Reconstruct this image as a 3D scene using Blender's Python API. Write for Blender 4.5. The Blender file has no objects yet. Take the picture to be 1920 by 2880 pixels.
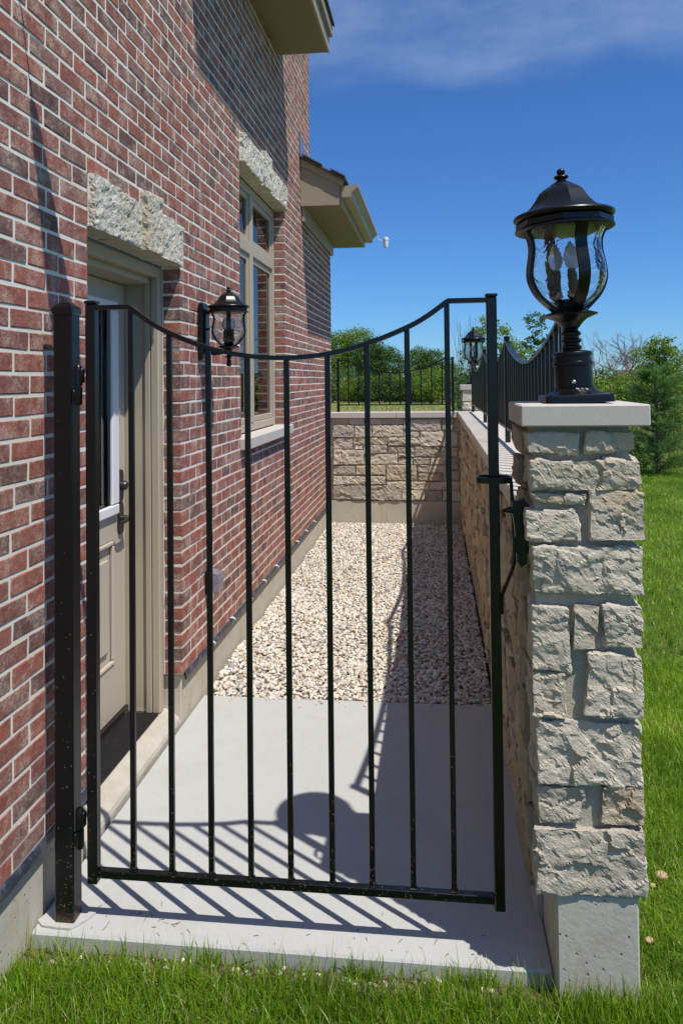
import bpy, math, random
import numpy as np
from mathutils import Matrix, Vector

random.seed(7)
RNG = np.random.default_rng(11)
scene = bpy.context.scene
COL = scene.collection
R = math.radians

# ------------------------------------------------------------------ camera
# x = 0 is the brick wall's face, +y runs down the passage, z = 0 is the slab
CAM = np.array([1.265, 0.0, 1.71])
yaw, pit, rol = R(6.76), R(1.17), 0.0105
fw = np.array([-math.sin(yaw) * math.cos(pit), math.cos(yaw) * math.cos(pit), math.sin(pit)])
rt = np.array([math.cos(yaw), math.sin(yaw), 0.0])
up = np.cross(rt, fw)
rt2 = rt * math.cos(rol) - up * math.sin(rol)
up2 = up * math.cos(rol) + rt * math.sin(rol)
cam_data = bpy.data.cameras.new('camera')
cam = bpy.data.objects.new('camera', cam_data)
COL.objects.link(cam)
M = Matrix.Identity(4)
for i in range(3):
    M[i][0], M[i][1], M[i][2], M[i][3] = rt2[i], up2[i], -fw[i], CAM[i]
cam.matrix_world = M
cam_data.sensor_fit = 'VERTICAL'
cam_data.sensor_height = 36.0
cam_data.sensor_width = 24.0
cam_data.lens = 36.0 * 2210 / 2880
cam_data.shift_y = -(1440 - 1022.6) / 2880
cam_data.clip_start = 0.05
cam_data.clip_end = 3000
scene.camera = cam

# ------------------------------------------------------------------ light and sky
SUN_EL = R(63.0)
trav = np.array([-0.8, 0.6])                       # the way the light travels over the ground
ldir = Vector((trav[0] * math.cos(SUN_EL), trav[1] * math.cos(SUN_EL), -math.sin(SUN_EL)))
sd = bpy.data.lights.new('sun', 'SUN')
sd.energy = 4.6
sd.angle = R(0.53)
sd.color = (1.0, 0.95, 0.87)
sun = bpy.data.objects.new('sun', sd)
COL.objects.link(sun)
sun.rotation_euler = ldir.to_track_quat('-Z', 'Y').to_euler()

world = bpy.data.worlds.new('World')
scene.world = world
world.use_nodes = True
nt = world.node_tree
nt.nodes.clear()
wo = nt.nodes.new('ShaderNodeOutputWorld')
bg = nt.nodes.new('ShaderNodeBackground')
bg.inputs['Strength'].default_value = 0.115
sky = nt.nodes.new('ShaderNodeTexSky')
sky.sky_type = 'NISHITA'
sky.sun_disc = False
sky.sun_elevation = SUN_EL
sky.sun_rotation = math.atan2(0.8, -0.6)
sky.altitude = 200
sky.air_density = 1.0
sky.dust_density = 0.0
sky.ozone_density = 6.0
hs = nt.nodes.new('ShaderNodeMix')
hs.data_type = 'RGBA'
hs.blend_type = 'MULTIPLY'
hs.inputs['Factor'].default_value = 1.0
hs.inputs['B'].default_value = (0.43, 0.73, 1.08, 1)
nt.links.new(sky.outputs[0], hs.inputs['A'])
# thin high cloud from about 21 degrees up, the same all round the sky
tc = nt.nodes.new('ShaderNodeTexCoord')
sx = nt.nodes.new('ShaderNodeSeparateXYZ')
nt.links.new(tc.outputs['Generated'], sx.inputs[0])
mp = nt.nodes.new('ShaderNodeMapping')
mp.inputs['Scale'].default_value = (3.0, 3.0, 9.0)
nt.links.new(tc.outputs['Generated'], mp.inputs['Vector'])
n1 = nt.nodes.new('ShaderNodeTexNoise')
n1.inputs['Scale'].default_value = 1.1
n1.inputs['Detail'].default_value = 5
n1.inputs['Roughness'].default_value = 0.5
nt.links.new(mp.outputs[0], n1.inputs['Vector'])
n2 = nt.nodes.new('ShaderNodeTexNoise')
n2.inputs['Scale'].default_value = 2.4
n2.inputs['Detail'].default_value = 6
n2.inputs['Roughness'].default_value = 0.6
nt.links.new(mp.outputs[0], n2.inputs['Vector'])


def wmath(op, a, b=None, c=None):
    m = nt.nodes.new('ShaderNodeMath')
    m.operation = op
    for i, v in enumerate((a, b, c)):
        if v is None:
            continue
        if isinstance(v, (int, float)):
            m.inputs[i].default_value = v
        else:
            nt.links.new(v, m.inputs[i])
    return m.outputs[0]


h = wmath('ADD', sx.outputs['Z'], wmath('MULTIPLY', wmath('SUBTRACT', n1.outputs['Fac'], 0.5), 0.10))
mr = nt.nodes.new('ShaderNodeMapRange')
mr.interpolation_type = 'SMOOTHSTEP'
mr.inputs['From Min'].default_value = 0.345
mr.inputs['From Max'].default_value = 0.378
nt.links.new(h, mr.inputs['Value'])
cl = wmath('MULTIPLY', mr.outputs[0], wmath('MULTIPLY_ADD', n2.outputs['Fac'], 0.56, -0.10))
mx = nt.nodes.new('ShaderNodeMix')
mx.data_type = 'RGBA'
mx.inputs['B'].default_value = (4.7, 5.7, 7.0, 1)
nt.links.new(cl, mx.inputs['Factor'])
nt.links.new(hs.outputs['Result'], mx.inputs['A'])
nt.links.new(mx.outputs['Result'], bg.inputs['Color'])
nt.links.new(bg.outputs[0], wo.inputs['Surface'])

scene.view_settings.view_transform = 'Standard'
scene.view_settings.look = 'None'
scene.view_settings.exposure = 0.0
scene.view_settings.gamma = 1.0
scene.view_settings.use_curve_mapping = False
scene.render.engine = 'CYCLES'
scene.cycles.max_bounces = 8
scene.cycles.transparent_max_bounces = 12
scene.cycles.use_denoising = True
scene.cycles.denoiser = 'OPENIMAGEDENOISE'
scene.cycles.denoising_prefilter = 'NONE'
scene.cycles.adaptive_threshold = 0.004
scene.cycles.sample_clamp_indirect = 4.0
scene.cycles.caustics_reflective = False
scene.cycles.caustics_refractive = True


# ------------------------------------------------------------------ materials
class N:
    """small node builder"""
    def __init__(s, name):
        s.m = bpy.data.materials.new(name)
        s.m.use_nodes = True
        s.t = s.m.node_tree
        s.b = s.t.nodes['Principled BSDF']
        s.pos = None

    def n(s, k, **kw):
        x = s.t.nodes.new(k)
        for a, v in kw.items():
            setattr(x, a, v)
        return x

    def l(s, a, b):
        s.t.links.new(a, b)

    def P(s):
        if s.pos is None:
            s.pos = s.n('ShaderNodeNewGeometry').outputs['Position']
        return s.pos

    def mapped(s, scale, vec=None):
        m = s.n('ShaderNodeMapping')
        m.inputs['Scale'].default_value = scale
        s.l(vec or s.P(), m.inputs['Vector'])
        return m.outputs[0]

    def noise(s, scale, detail=4, rough=0.55, vec=None, dist=0.0):
        x = s.n('ShaderNodeTexNoise')
        x.inputs['Scale'].default_value = scale
        x.inputs['Detail'].default_value = detail
        x.inputs['Roughness'].default_value = rough
        x.inputs['Distortion'].default_value = dist
        s.l(vec or s.P(), x.inputs['Vector'])
        return x.outputs['Fac']

    def vor(s, scale, vec=None, feature='F1', out='Distance'):
        x = s.n('ShaderNodeTexVoronoi', feature=feature)
        x.inputs['Scale'].default_value = scale
        s.l(vec or s.P(), x.inputs['Vector'])
        return x.outputs[out]

    def ramp(s, fac, stops, interp='LINEAR'):
        x = s.n('ShaderNodeValToRGB')
        x.color_ramp.interpolation = interp
        e = x.color_ramp.elements
        while len(e) > len(stops):
            e.remove(e[-1])
        while len(e) < len(stops):
            e.new(0.5)
        for el, (p, c) in zip(e, stops):
            el.position = p
            el.color = (c, c, c, 1) if isinstance(c, (int, float)) else (*c, 1)
        s.l(fac, x.inputs[0])
        return x.outputs[0]

    def mix(s, f, a, b, blend='MIX'):
        x = s.n('ShaderNodeMix', data_type='RGBA', blend_type=blend)
        for k, v in (('Factor', f), ('A', a), ('B', b)):
            if isinstance(v, (int, float)) and k == 'Factor':
                x.inputs[k].default_value = v
            elif isinstance(v, (tuple, list)):
                x.inputs[k].default_value = (*v, 1)
            elif isinstance(v, (int, float)):
                x.inputs[k].default_value = (v, v, v, 1)
            else:
                s.l(v, x.inputs[k])
        return x.outputs['Result']

    def math(s, op, a, b=None):
        x = s.n('ShaderNodeMath', operation=op)
        for i, v in enumerate((a, b)):
            if v is None:
                continue
            if isinstance(v, (int, float)):
                x.inputs[i].default_value = v
            else:
                s.l(v, x.inputs[i])
        return x.outputs[0]

    def attr(s, name, out='Fac'):
        x = s.n('ShaderNodeAttribute', attribute_name=name)
        return x.outputs[out]

    def orand(s):
        return s.n('ShaderNodeObjectInfo').outputs['Random']

    def bump(s, height, strength, dist=0.01):
        x = s.n('ShaderNodeBump')
        x.inputs['Strength'].default_value = strength
        x.inputs['Distance'].default_value = dist
        s.l(height, x.inputs['Height'])
        s.l(x.outputs[0], s.b.inputs['Normal'])

    def done(s, color=None, rough=0.8, spec=0.3, **kw):
        for k, v in (('Base Color', color), ('Roughness', rough)):
            if v is None:
                continue
            if isinstance(v, (tuple, list)):
                s.b.inputs[k].default_value = (*v, 1)
            elif isinstance(v, (int, float)):
                s.b.inputs[k].default_value = v
            else:
                s.l(v, s.b.inputs[k])
        s.b.inputs['Specular IOR Level'].default_value = spec
        for k, v in kw.items():
            s.b.inputs[k.replace('_', ' ')].default_value = v
        return s.m


MAT = {}


def brick_material(name, joined):
    g = N(name)
    rnd = g.attr('rnd') if joined else g.orand()
    base = g.ramp(rnd, [(0.0, (0.37, 0.10, 0.078)), (0.12, (0.29, 0.085, 0.07)), (0.24, (0.40, 0.125, 0.09)),
                        (0.36, (0.24, 0.085, 0.08)), (0.48, (0.34, 0.115, 0.09)), (0.56, (0.115, 0.064, 0.068)),
                        (0.66, (0.27, 0.115, 0.10)), (0.76, (0.085, 0.056, 0.064)), (0.86, (0.22, 0.125, 0.12)), (0.94, (0.31, 0.095, 0.075))], 'CONSTANT')
    mott = g.noise(24, 6, 0.7)
    c = g.mix(0.05, base, (0.36, 0.27, 0.25))
    c = g.mix(g.ramp(mott, [(0.34, 0.0), (0.72, 0.62)]), c, (0.45, 0.25, 0.21))
    mot2 = g.noise(15, 5, 0.7, g.mapped((1.3, 0.8, 1.6)))
    c = g.mix(g.ramp(mot2, [(0.48, 0.0), (0.70, 0.6)]), c, (0.13, 0.07, 0.068))
    dark = g.noise(75, 4, 0.7)
    c = g.mix(g.ramp(dark, [(0.56, 0.0), (0.74, 0.8)]), c, (0.075, 0.042, 0.04))
    sm = g.noise(8.5, 7, 0.75)
    sm2 = g.noise(110, 4, 0.7)
    wf = g.math('MULTIPLY', g.ramp(sm, [(0.47, 0.0), (0.64, 1.0)]), g.ramp(sm2, [(0.36, 0.0), (0.60, 1.0)]))
    c = g.mix(wf, c, (0.60, 0.52, 0.46))
    c = g.mix(1.0, c, (0.96, 0.87, 0.79), 'MULTIPLY')
    g.bump(g.math('ADD', g.noise(160, 4, 0.7), g.math('MULTIPLY', g.noise(45, 3, 0.6), 1.2)), 0.55, 0.004)
    return g.done(c, 0.88, 0.25)


MAT['brick'] = brick_material('brick_clay', False)
MAT['brick_joined'] = brick_material('brick_clay_joined', True)

g = N('mortar_pale')
c = g.mix(g.noise(18, 5, 0.6), (0.77, 0.71, 0.61), (0.90, 0.84, 0.74))
c = g.mix(g.ramp(g.noise(5, 4, 0.6), [(0.58, 0.0), (0.8, 0.4)]), c, (0.50, 0.43, 0.35))
g.bump(g.noise(260, 4, 0.7), 0.6, 0.003)
MAT['mortar'] = g.done(c, 0.95, 0.15)


def limestone(name, a, b, ochre, amount, speck=0.0, vary=0.0):
    g = N(name)
    rnd = g.orand()
    c = g.mix(g.noise(14, 6, 0.65), a, b)
    c = g.mix(g.math('MULTIPLY', rnd, 0.15 if speck > 0.3 else 0.6), c, g.mix(0.6, a, (0.45, 0.42, 0.38)))
    oc = g.math('MULTIPLY', g.ramp(g.noise(9, 5, 0.65), [(0.46, 0.0), (0.70, 1.0)]), g.math('MULTIPLY', g.ramp(rnd, [(0.0, 0.25), (0.55, 0.35), (0.7, 1.6), (1.0, 1.0)]), amount))
    c = g.mix(oc, c, ochre)
    c = g.mix(0.8 if speck < 0.3 else 0.3, c, g.mix(1.0, c, g.ramp(rnd, [(0.0, (1.0, 0.98, 0.94)), (0.22, (0.84, 0.81, 0.76)), (0.42, (1.06, 1.0, 0.90)), (0.58, (0.94, 0.85, 0.70)), (0.74, (1.08, 1.05, 1.0)), (0.88, (0.78, 0.76, 0.74))], 'CONSTANT'), 'MULTIPLY'))
    if speck:
        c = g.mix(g.math('MULTIPLY', g.ramp(g.noise(60, 5, 0.75), [(0.48, 0.0), (0.66, 1.0)]), speck), c, (0.16, 0.15, 0.13))
    g.bump(g.math('ADD', g.noise(85, 8, 0.8, g.mapped((1, 1, 1.4))), g.math('MULTIPLY', g.noise(300, 4, 0.8), 0.45)), 1.0, 0.010)
    return g.done(c, 0.9, 0.2)


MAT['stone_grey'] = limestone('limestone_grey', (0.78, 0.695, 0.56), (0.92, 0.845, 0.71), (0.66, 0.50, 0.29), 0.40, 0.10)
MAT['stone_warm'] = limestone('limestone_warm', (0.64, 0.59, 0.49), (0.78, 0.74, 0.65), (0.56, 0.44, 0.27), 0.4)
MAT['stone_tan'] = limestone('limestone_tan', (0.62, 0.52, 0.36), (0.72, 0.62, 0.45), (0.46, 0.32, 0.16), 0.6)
MAT['stone_lintel'] = limestone('limestone_lintel', (0.80, 0.75, 0.64), (0.88, 0.84, 0.75), (0.68, 0.56, 0.36), 0.5, 0.6)

g = N('stone_mortar')
c = g.mix(g.noise(22, 5, 0.65), (0.56, 0.495, 0.39), (0.68, 0.615, 0.50))
g.bump(g.noise(120, 5, 0.75), 1.0, 0.01)
MAT['stone_mortar'] = g.done(c, 0.95, 0.15)

g = N('cut_limestone')
c = g.mix(g.noise(5, 4, 0.6), (0.54, 0.495, 0.44), (0.62, 0.575, 0.52))
pit_n = g.noise(420, 3, 0.6)
c = g.mix(g.ramp(pit_n, [(0.58, 0.0), (0.66, 0.5)]), c, (0.24, 0.22, 0.20))
g.bump(g.ramp(pit_n, [(0.55, 1.0), (0.72, 0.0)]), 0.3, 0.0015)
MAT['cap_stone'] = g.done(c, 0.85, 0.2)

g = N('broom_concrete')
v = g.mapped((1.0, 0.05, 1.0))
broom = g.noise(330, 2, 0.5, v)
c = g.mix(g.noise(2.2, 6, 0.6), (0.447, 0.452, 0.438), (0.53, 0.536, 0.522))
c = g.mix(g.ramp(g.noise(40, 4, 0.7), [(0.45, 0.0), (0.8, 0.25)]), c, (0.40, 0.38, 0.35))
c = g.mix(g.ramp(g.noise(2.3, 6, 0.75), [(0.52, 0.0), (0.72, 0.45)]), c, (0.40, 0.365, 0.31))
c = g.mix(g.ramp(g.noise(11, 5, 0.7), [(0.66, 0.0), (0.74, 0.4)]), c, (0.33, 0.30, 0.26))
c = g.mix(g.math('MULTIPLY', g.ramp(g.noise(300, 2, 0.5), [(0.70, 0.0), (0.76, 0.6)]), 1.0), c, (0.2, 0.18, 0.16))
g.bump(broom, 0.32, 0.004)
MAT['slab'] = g.done(c, 0.9, 0.2)

g = N('cast_concrete')
c = g.mix(g.noise(3.3, 6, 0.65), (0.46, 0.42, 0.34), (0.60, 0.56, 0.475))
c = g.mix(g.ramp(g.noise(8, 5, 0.65), [(0.55, 0.0), (0.8, 0.5)]), c, (0.36, 0.30, 0.22))
hol = g.vor(42, g.mapped((1, 1, 0.8)))
keep = g.ramp(g.noise(19, 2, 0.5), [(0.47, 0.0), (0.52, 1.0)])
stain = g.noise(6, 5, 0.7, g.mapped((3.0, 3.0, 0.7)))
c = g.mix(g.ramp(stain, [(0.52, 0.0), (0.75, 0.55)]), c, (0.40, 0.31, 0.20))
holef = g.math('MULTIPLY', g.ramp(hol, [(0.10, 1.0), (0.17, 0.0)]), keep)
c = g.mix(g.math('MULTIPLY', holef, 0.7), c, (0.14, 0.12, 0.10))
g.bump(g.math('SUBTRACT', g.math('MULTIPLY', g.noise(60, 5, 0.7), 0.4), holef), 0.7, 0.006)
MAT['concrete'] = g.done(c, 0.92, 0.2)

g = N('stoop_concrete')
c = g.mix(g.noise(9, 6, 0.7), (0.34, 0.29, 0.21), (0.62, 0.60, 0.55))
g.bump(g.noise(50, 5, 0.7), 0.6, 0.006)
MAT['stoop'] = g.done(c, 0.92, 0.2)

g = N('black_iron')
n_ = g.noise(150, 3, 0.6)
c = g.mix(g.ramp(g.noise(90, 4, 0.7), [(0.66, 0.0), (0.74, 0.2)]), (0.0018, 0.0026, 0.004), (0.03, 0.031, 0.031))
g.bump(n_, 0.06, 0.001)
MAT['iron'] = g.done(c, 0.30, 0.5)

g = N('rusting_iron')
sz = g.n('ShaderNodeSeparateXYZ')
g.l(g.P(), sz.inputs[0])
lowf = g.ramp(g.math('ADD', sz.outputs['Z'], g.math('MULTIPLY', g.noise(40, 4, 0.6), 0.12)), [(0.05, 1.0), (0.11, 0.0)])
c = g.mix(g.ramp(g.noise(90, 4, 0.7), [(0.64, 0.0), (0.74, 0.25)]), (0.0018, 0.0026, 0.004), (0.03, 0.031, 0.031))
c = g.mix(g.math('MULTIPLY', lowf, 0.7), c, (0.085, 0.038, 0.018))
MAT['iron_post'] = g.done(c, 0.38, 0.45)

g = N('lamp_bronze_black')
c = g.mix(g.noise(60, 4, 0.6), (0.0018, 0.0025, 0.0038), (0.0035, 0.0042, 0.0055))
MAT['lamp_metal'] = g.done(c, 0.33, 0.38)

g = N('hammered_glass')
g.bump(g.noise(17, 2, 0.4, dist=0.8), 0.9, 0.012)
MAT['lamp_glass'] = g.done((0.97, 0.98, 0.98), 0.0, 0.5, Transmission_Weight=1.0, IOR=1.42)
g = N('bulb_glass')
MAT['bulb'] = g.done((0.93, 0.93, 0.92), 0.15, 0.5, Transmission_Weight=0.6, IOR=1.25)
g = N('candle_sleeve')
MAT['sleeve'] = g.done((0.03, 0.028, 0.026), 0.5, 0.4)

g = N('taupe_paint')
c = g.mix(g.noise(30, 3, 0.6), (0.44, 0.375, 0.285), (0.48, 0.41, 0.31))
g.bump(g.noise(150, 3, 0.6), 0.12, 0.002)
MAT['taupe'] = g.done(c, 0.55, 0.35)
g = N('taupe_trim_metal')
MAT['trim'] = g.done(g.mix(g.noise(30, 3, 0.6), (0.345, 0.295, 0.225), (0.375, 0.322, 0.25)), 0.5, 0.35)
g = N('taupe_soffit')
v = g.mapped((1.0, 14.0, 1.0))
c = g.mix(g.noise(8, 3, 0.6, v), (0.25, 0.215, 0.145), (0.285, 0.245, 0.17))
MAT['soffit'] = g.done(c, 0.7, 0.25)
g = N('taupe_woodgrain')
v = g.mapped((3.0, 3.0, 40.0))
gr = g.noise(7, 5, 0.6, v, 0.8)
c = g.mix(gr, (0.32, 0.265, 0.195), (0.40, 0.335, 0.25))
g.bump(gr, 0.6, 0.004)
MAT['fascia'] = g.done(c, 0.7, 0.25)
g = N('door_paint')
c = g.mix(g.noise(20, 3, 0.6), (0.50, 0.44, 0.36), (0.54, 0.475, 0.395))
MAT['door'] = g.done(c, 0.5, 0.35)
g = N('white_vinyl')
MAT['white'] = g.done(g.mix(g.noise(30, 3), (0.76, 0.77, 0.80), (0.82, 0.83, 0.85)), 0.4, 0.4)
g = N('dark_hardware')
MAT['hardware'] = g.done(g.mix(g.noise(60, 3), (0.05, 0.042, 0.036), (0.075, 0.065, 0.058)), 0.35, 0.5, Metallic=0.6)
g = N('grey_sheet_metal')
MAT['sheet_metal'] = g.done(g.mix(g.noise(12, 3), (0.50, 0.51, 0.53), (0.58, 0.59, 0.6)), 0.28, 0.5, Metallic=0.85)
g = N('navy_flashing')
c = g.mix(g.ramp(g.noise(25, 5, 0.7), [(0.5, 0.0), (0.72, 0.7)]), (0.03, 0.037, 0.06), (0.20, 0.21, 0.24))
g.bump(g.noise(30, 4, 0.6), 0.5, 0.004)
MAT['flashing'] = g.done(c, 0.4, 0.45)
g = N('cotton_wick')
MAT['wick'] = g.done(g.mix(g.noise(80, 3), (0.66, 0.65, 0.62), (0.78, 0.77, 0.75)), 0.9, 0.2)
g = N('asphalt_shingle')
c = g.mix(g.noise(45, 4, 0.7), (0.07, 0.062, 0.055), (0.16, 0.145, 0.13))
g.bump(g.noise(200, 3, 0.7), 0.6, 0.004)
MAT['shingle'] = g.done(c, 0.95, 0.15)
g = N('clear_cover_plastic')
MAT['cover'] = g.done((0.42, 0.40, 0.47), 0.22, 0.5, Transmission_Weight=0.55, IOR=1.2)
g = N('ribbed_rubber')
wv = g.n('ShaderNodeTexWave', bands_direction='X')
wv.inputs['Scale'].default_value = 55
g.l(g.P(), wv.inputs['Vector'])
c = g.mix(g.ramp(g.noise(60, 4, 0.7), [(0.58, 0.0), (0.72, 0.5)]), (0.014, 0.014, 0.017), (0.12, 0.115, 0.11))
g.bump(wv.outputs['Fac'], 0.8, 0.006)
MAT['rubber'] = g.done(c, 0.6, 0.35)
g = N('patch_grout')
c = g.mix(g.noise(30, 5, 0.7), (0.44, 0.43, 0.42), (0.58, 0.57, 0.56))
g.bump(g.noise(60, 4, 0.7), 0.8, 0.006)
MAT['grout'] = g.done(c, 0.9, 0.2)

g = N('window_pane_glass')
tr = g.n('ShaderNodeBsdfTransparent')
tr.inputs[0].default_value = (0.82, 0.88, 0.86, 1)
gl = g.n('ShaderNodeBsdfGlossy')
gl.inputs['Roughness'].default_value = 0.004
fr = g.n('ShaderNodeFresnel')
fr.inputs['IOR'].default_value = 2.5
ms = g.n('ShaderNodeMixShader')
g.l(fr.outputs[0], ms.inputs[0])
g.l(tr.outputs[0], ms.inputs[1])
g.l(gl.outputs[0], ms.inputs[2])
g.l(ms.outputs[0], g.t.nodes['Material Output'].inputs['Surface'])
MAT['pane'] = g.m
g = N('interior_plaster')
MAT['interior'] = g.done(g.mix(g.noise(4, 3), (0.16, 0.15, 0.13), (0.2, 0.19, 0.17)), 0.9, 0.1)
g = N('linen_blind')
MAT['blind'] = g.done(g.mix(g.noise(20, 3), (0.52, 0.47, 0.34), (0.6, 0.55, 0.42)), 0.9, 0.1)

g = N('river_gravel')
rnd = g.attr('rnd')
c = g.ramp(rnd, [(0.0, (0.74, 0.69, 0.59)), (0.16, (0.60, 0.53, 0.42)), (0.30, (0.80, 0.77, 0.70)), (0.44, (0.66, 0.60, 0.52)),
                 (0.56, (0.60, 0.45, 0.26)), (0.66, (0.78, 0.73, 0.63)), (0.76, (0.42, 0.39, 0.36)), (0.86, (0.68, 0.62, 0.53)),
                 (0.93, (0.27, 0.26, 0.27)), (0.97, (0.32, 0.17, 0.12)), (1.0, (0.62, 0.56, 0.48))], 'CONSTANT')
c = g.mix(0.20, c, (0.76, 0.77, 0.75))
c = g.mix(g.math('MULTIPLY', g.noise(75, 4, 0.65), 0.5), c, g.mix(1.0, c, (0.72, 0.66, 0.58), 'MULTIPLY'))
g.bump(g.noise(140, 3, 0.6), 0.25, 0.003)
MAT['gravel'] = g.done(c, 0.75, 0.3)
g = N('gravel_bedding')
MAT['bedding'] = g.done(g.mix(g.noise(60, 5, 0.7), (0.34, 0.30, 0.24), (0.5, 0.45, 0.37)), 0.95, 0.1)

g = N('ground_turf')
far = g.n('ShaderNodeSeparateXYZ')
g.l(g.P(), far.inputs[0])
near_c = g.mix(g.noise(7, 6, 0.7), (0.06, 0.11, 0.014), (0.13, 0.20, 0.03))
near_c = g.mix(g.ramp(g.noise(60, 5, 0.7), [(0.5, 0.0), (0.7, 0.5)]), near_c, (0.17, 0.13, 0.07))
v = g.mapped((0.12, 0.5, 1.0))
fld = g.mix(g.noise(2.2, 6, 0.7, v), (0.26, 0.31, 0.07), (0.42, 0.42, 0.17))
fld = g.mix(g.ramp(g.noise(0.35, 5, 0.65), [(0.5, 0.0), (0.68, 0.7)]), fld, (0.44, 0.40, 0.22))
c = g.mix(g.ramp(g.math('MULTIPLY', far.outputs['Y'], 0.05), [(0.78, 0.0), (0.92, 1.0)]), near_c, fld)
g.bump(g.noise(25, 5, 0.7), 0.8, 0.05)
MAT['turf'] = g.done(c, 0.95, 0.1)
g = N('soil')
c = g.mix(g.noise(35, 5, 0.7), (0.10, 0.075, 0.045), (0.25, 0.20, 0.13))
g.bump(g.noise(60, 5, 0.7), 1.0, 0.02)
MAT['soil'] = g.done(c, 0.95, 0.1)


def leafy(name, stops, trans=0.25, rough=0.5):
    g = N(name)
    c = g.ramp(g.attr('rnd'), stops)
    g.done(c, rough, 0.3)
    tl = g.n('ShaderNodeBsdfTranslucent')
    g.l(g.mix(1.0, c, (1.2, 1.25, 0.7), 'MULTIPLY'), tl.inputs[0])
    ms = g.n('ShaderNodeMixShader')
    ms.inputs[0].default_value = trans
    g.l(g.b.outputs[0], ms.inputs[1])
    g.l(tl.outputs[0], ms.inputs[2])
    g.l(ms.outputs[0], g.t.nodes['Material Output'].inputs['Surface'])
    return g.m


MAT['grass'] = leafy('grass_blade', [(0.0, (0.06, 0.135, 0.008)), (0.35, (0.165, 0.30, 0.015)), (0.7, (0.31, 0.475, 0.032)),
                                     (0.93, (0.46, 0.58, 0.08)), (0.965, (0.52, 0.46, 0.20)), (1.0, (0.62, 0.54, 0.3))], 0.38, 0.35)
MAT['leaf_bright'] = leafy('leaf_bright', [(0, (0.10, 0.17, 0.02)), (0.5, (0.17, 0.26, 0.03)), (1, (0.27, 0.36, 0.055))])
MAT['leaf_mid'] = leafy('leaf_mid', [(0, (0.04, 0.095, 0.018)), (0.5, (0.085, 0.16, 0.028)), (1, (0.15, 0.23, 0.045))])
MAT['leaf_dark'] = leafy('leaf_dark', [(0, (0.035, 0.085, 0.02)), (0.5, (0.07, 0.14, 0.03)), (1, (0.12, 0.20, 0.045))])
MAT['needle'] = leafy('pine_needle', [(0, (0.06, 0.14, 0.035)), (0.5, (0.12, 0.23, 0.05)), (1, (0.22, 0.34, 0.08))], 0.15)
MAT['meadow'] = leafy('meadow_stalk', [(0, (0.13, 0.20, 0.035)), (0.5, (0.24, 0.31, 0.07)), (0.85, (0.36, 0.36, 0.13)), (1, (0.46, 0.40, 0.2))])
MAT['petal'] = leafy('yellow_petal', [(0, (0.70, 0.46, 0.01)), (1, (0.82, 0.6, 0.03))], 0.2)
g = N('bark')
c = g.mix(g.noise(30, 5, 0.7), (0.09, 0.07, 0.055), (0.19, 0.16, 0.135))
MAT['bark'] = g.done(c, 0.95, 0.1)
g = N('dead_wood')
MAT['deadwood'] = g.done(g.mix(g.noise(20, 4), (0.15, 0.115, 0.105), (0.25, 0.20, 0.185)), 0.95, 0.1)
g = N('grass_clipping')
MAT['clip'] = g.done(g.ramp(g.attr('rnd'), [(0, (0.09, 0.08, 0.04)), (0.6, (0.20, 0.165, 0.10)), (1, (0.06, 0.065, 0.03))]), 0.9, 0.1)
g = N('mushroom_skin')
MAT['mushroom'] = g.done(g.mix(g.noise(90, 4, 0.7), (0.42, 0.27, 0.15), (0.62, 0.46, 0.30)), 0.75, 0.2)
g = N('far_roof')
MAT['far_roof'] = g.done(g.mix(g.noise(3, 4), (0.16, 0.13, 0.12), (0.24, 0.2, 0.18)), 0.9, 0.1)


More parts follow.
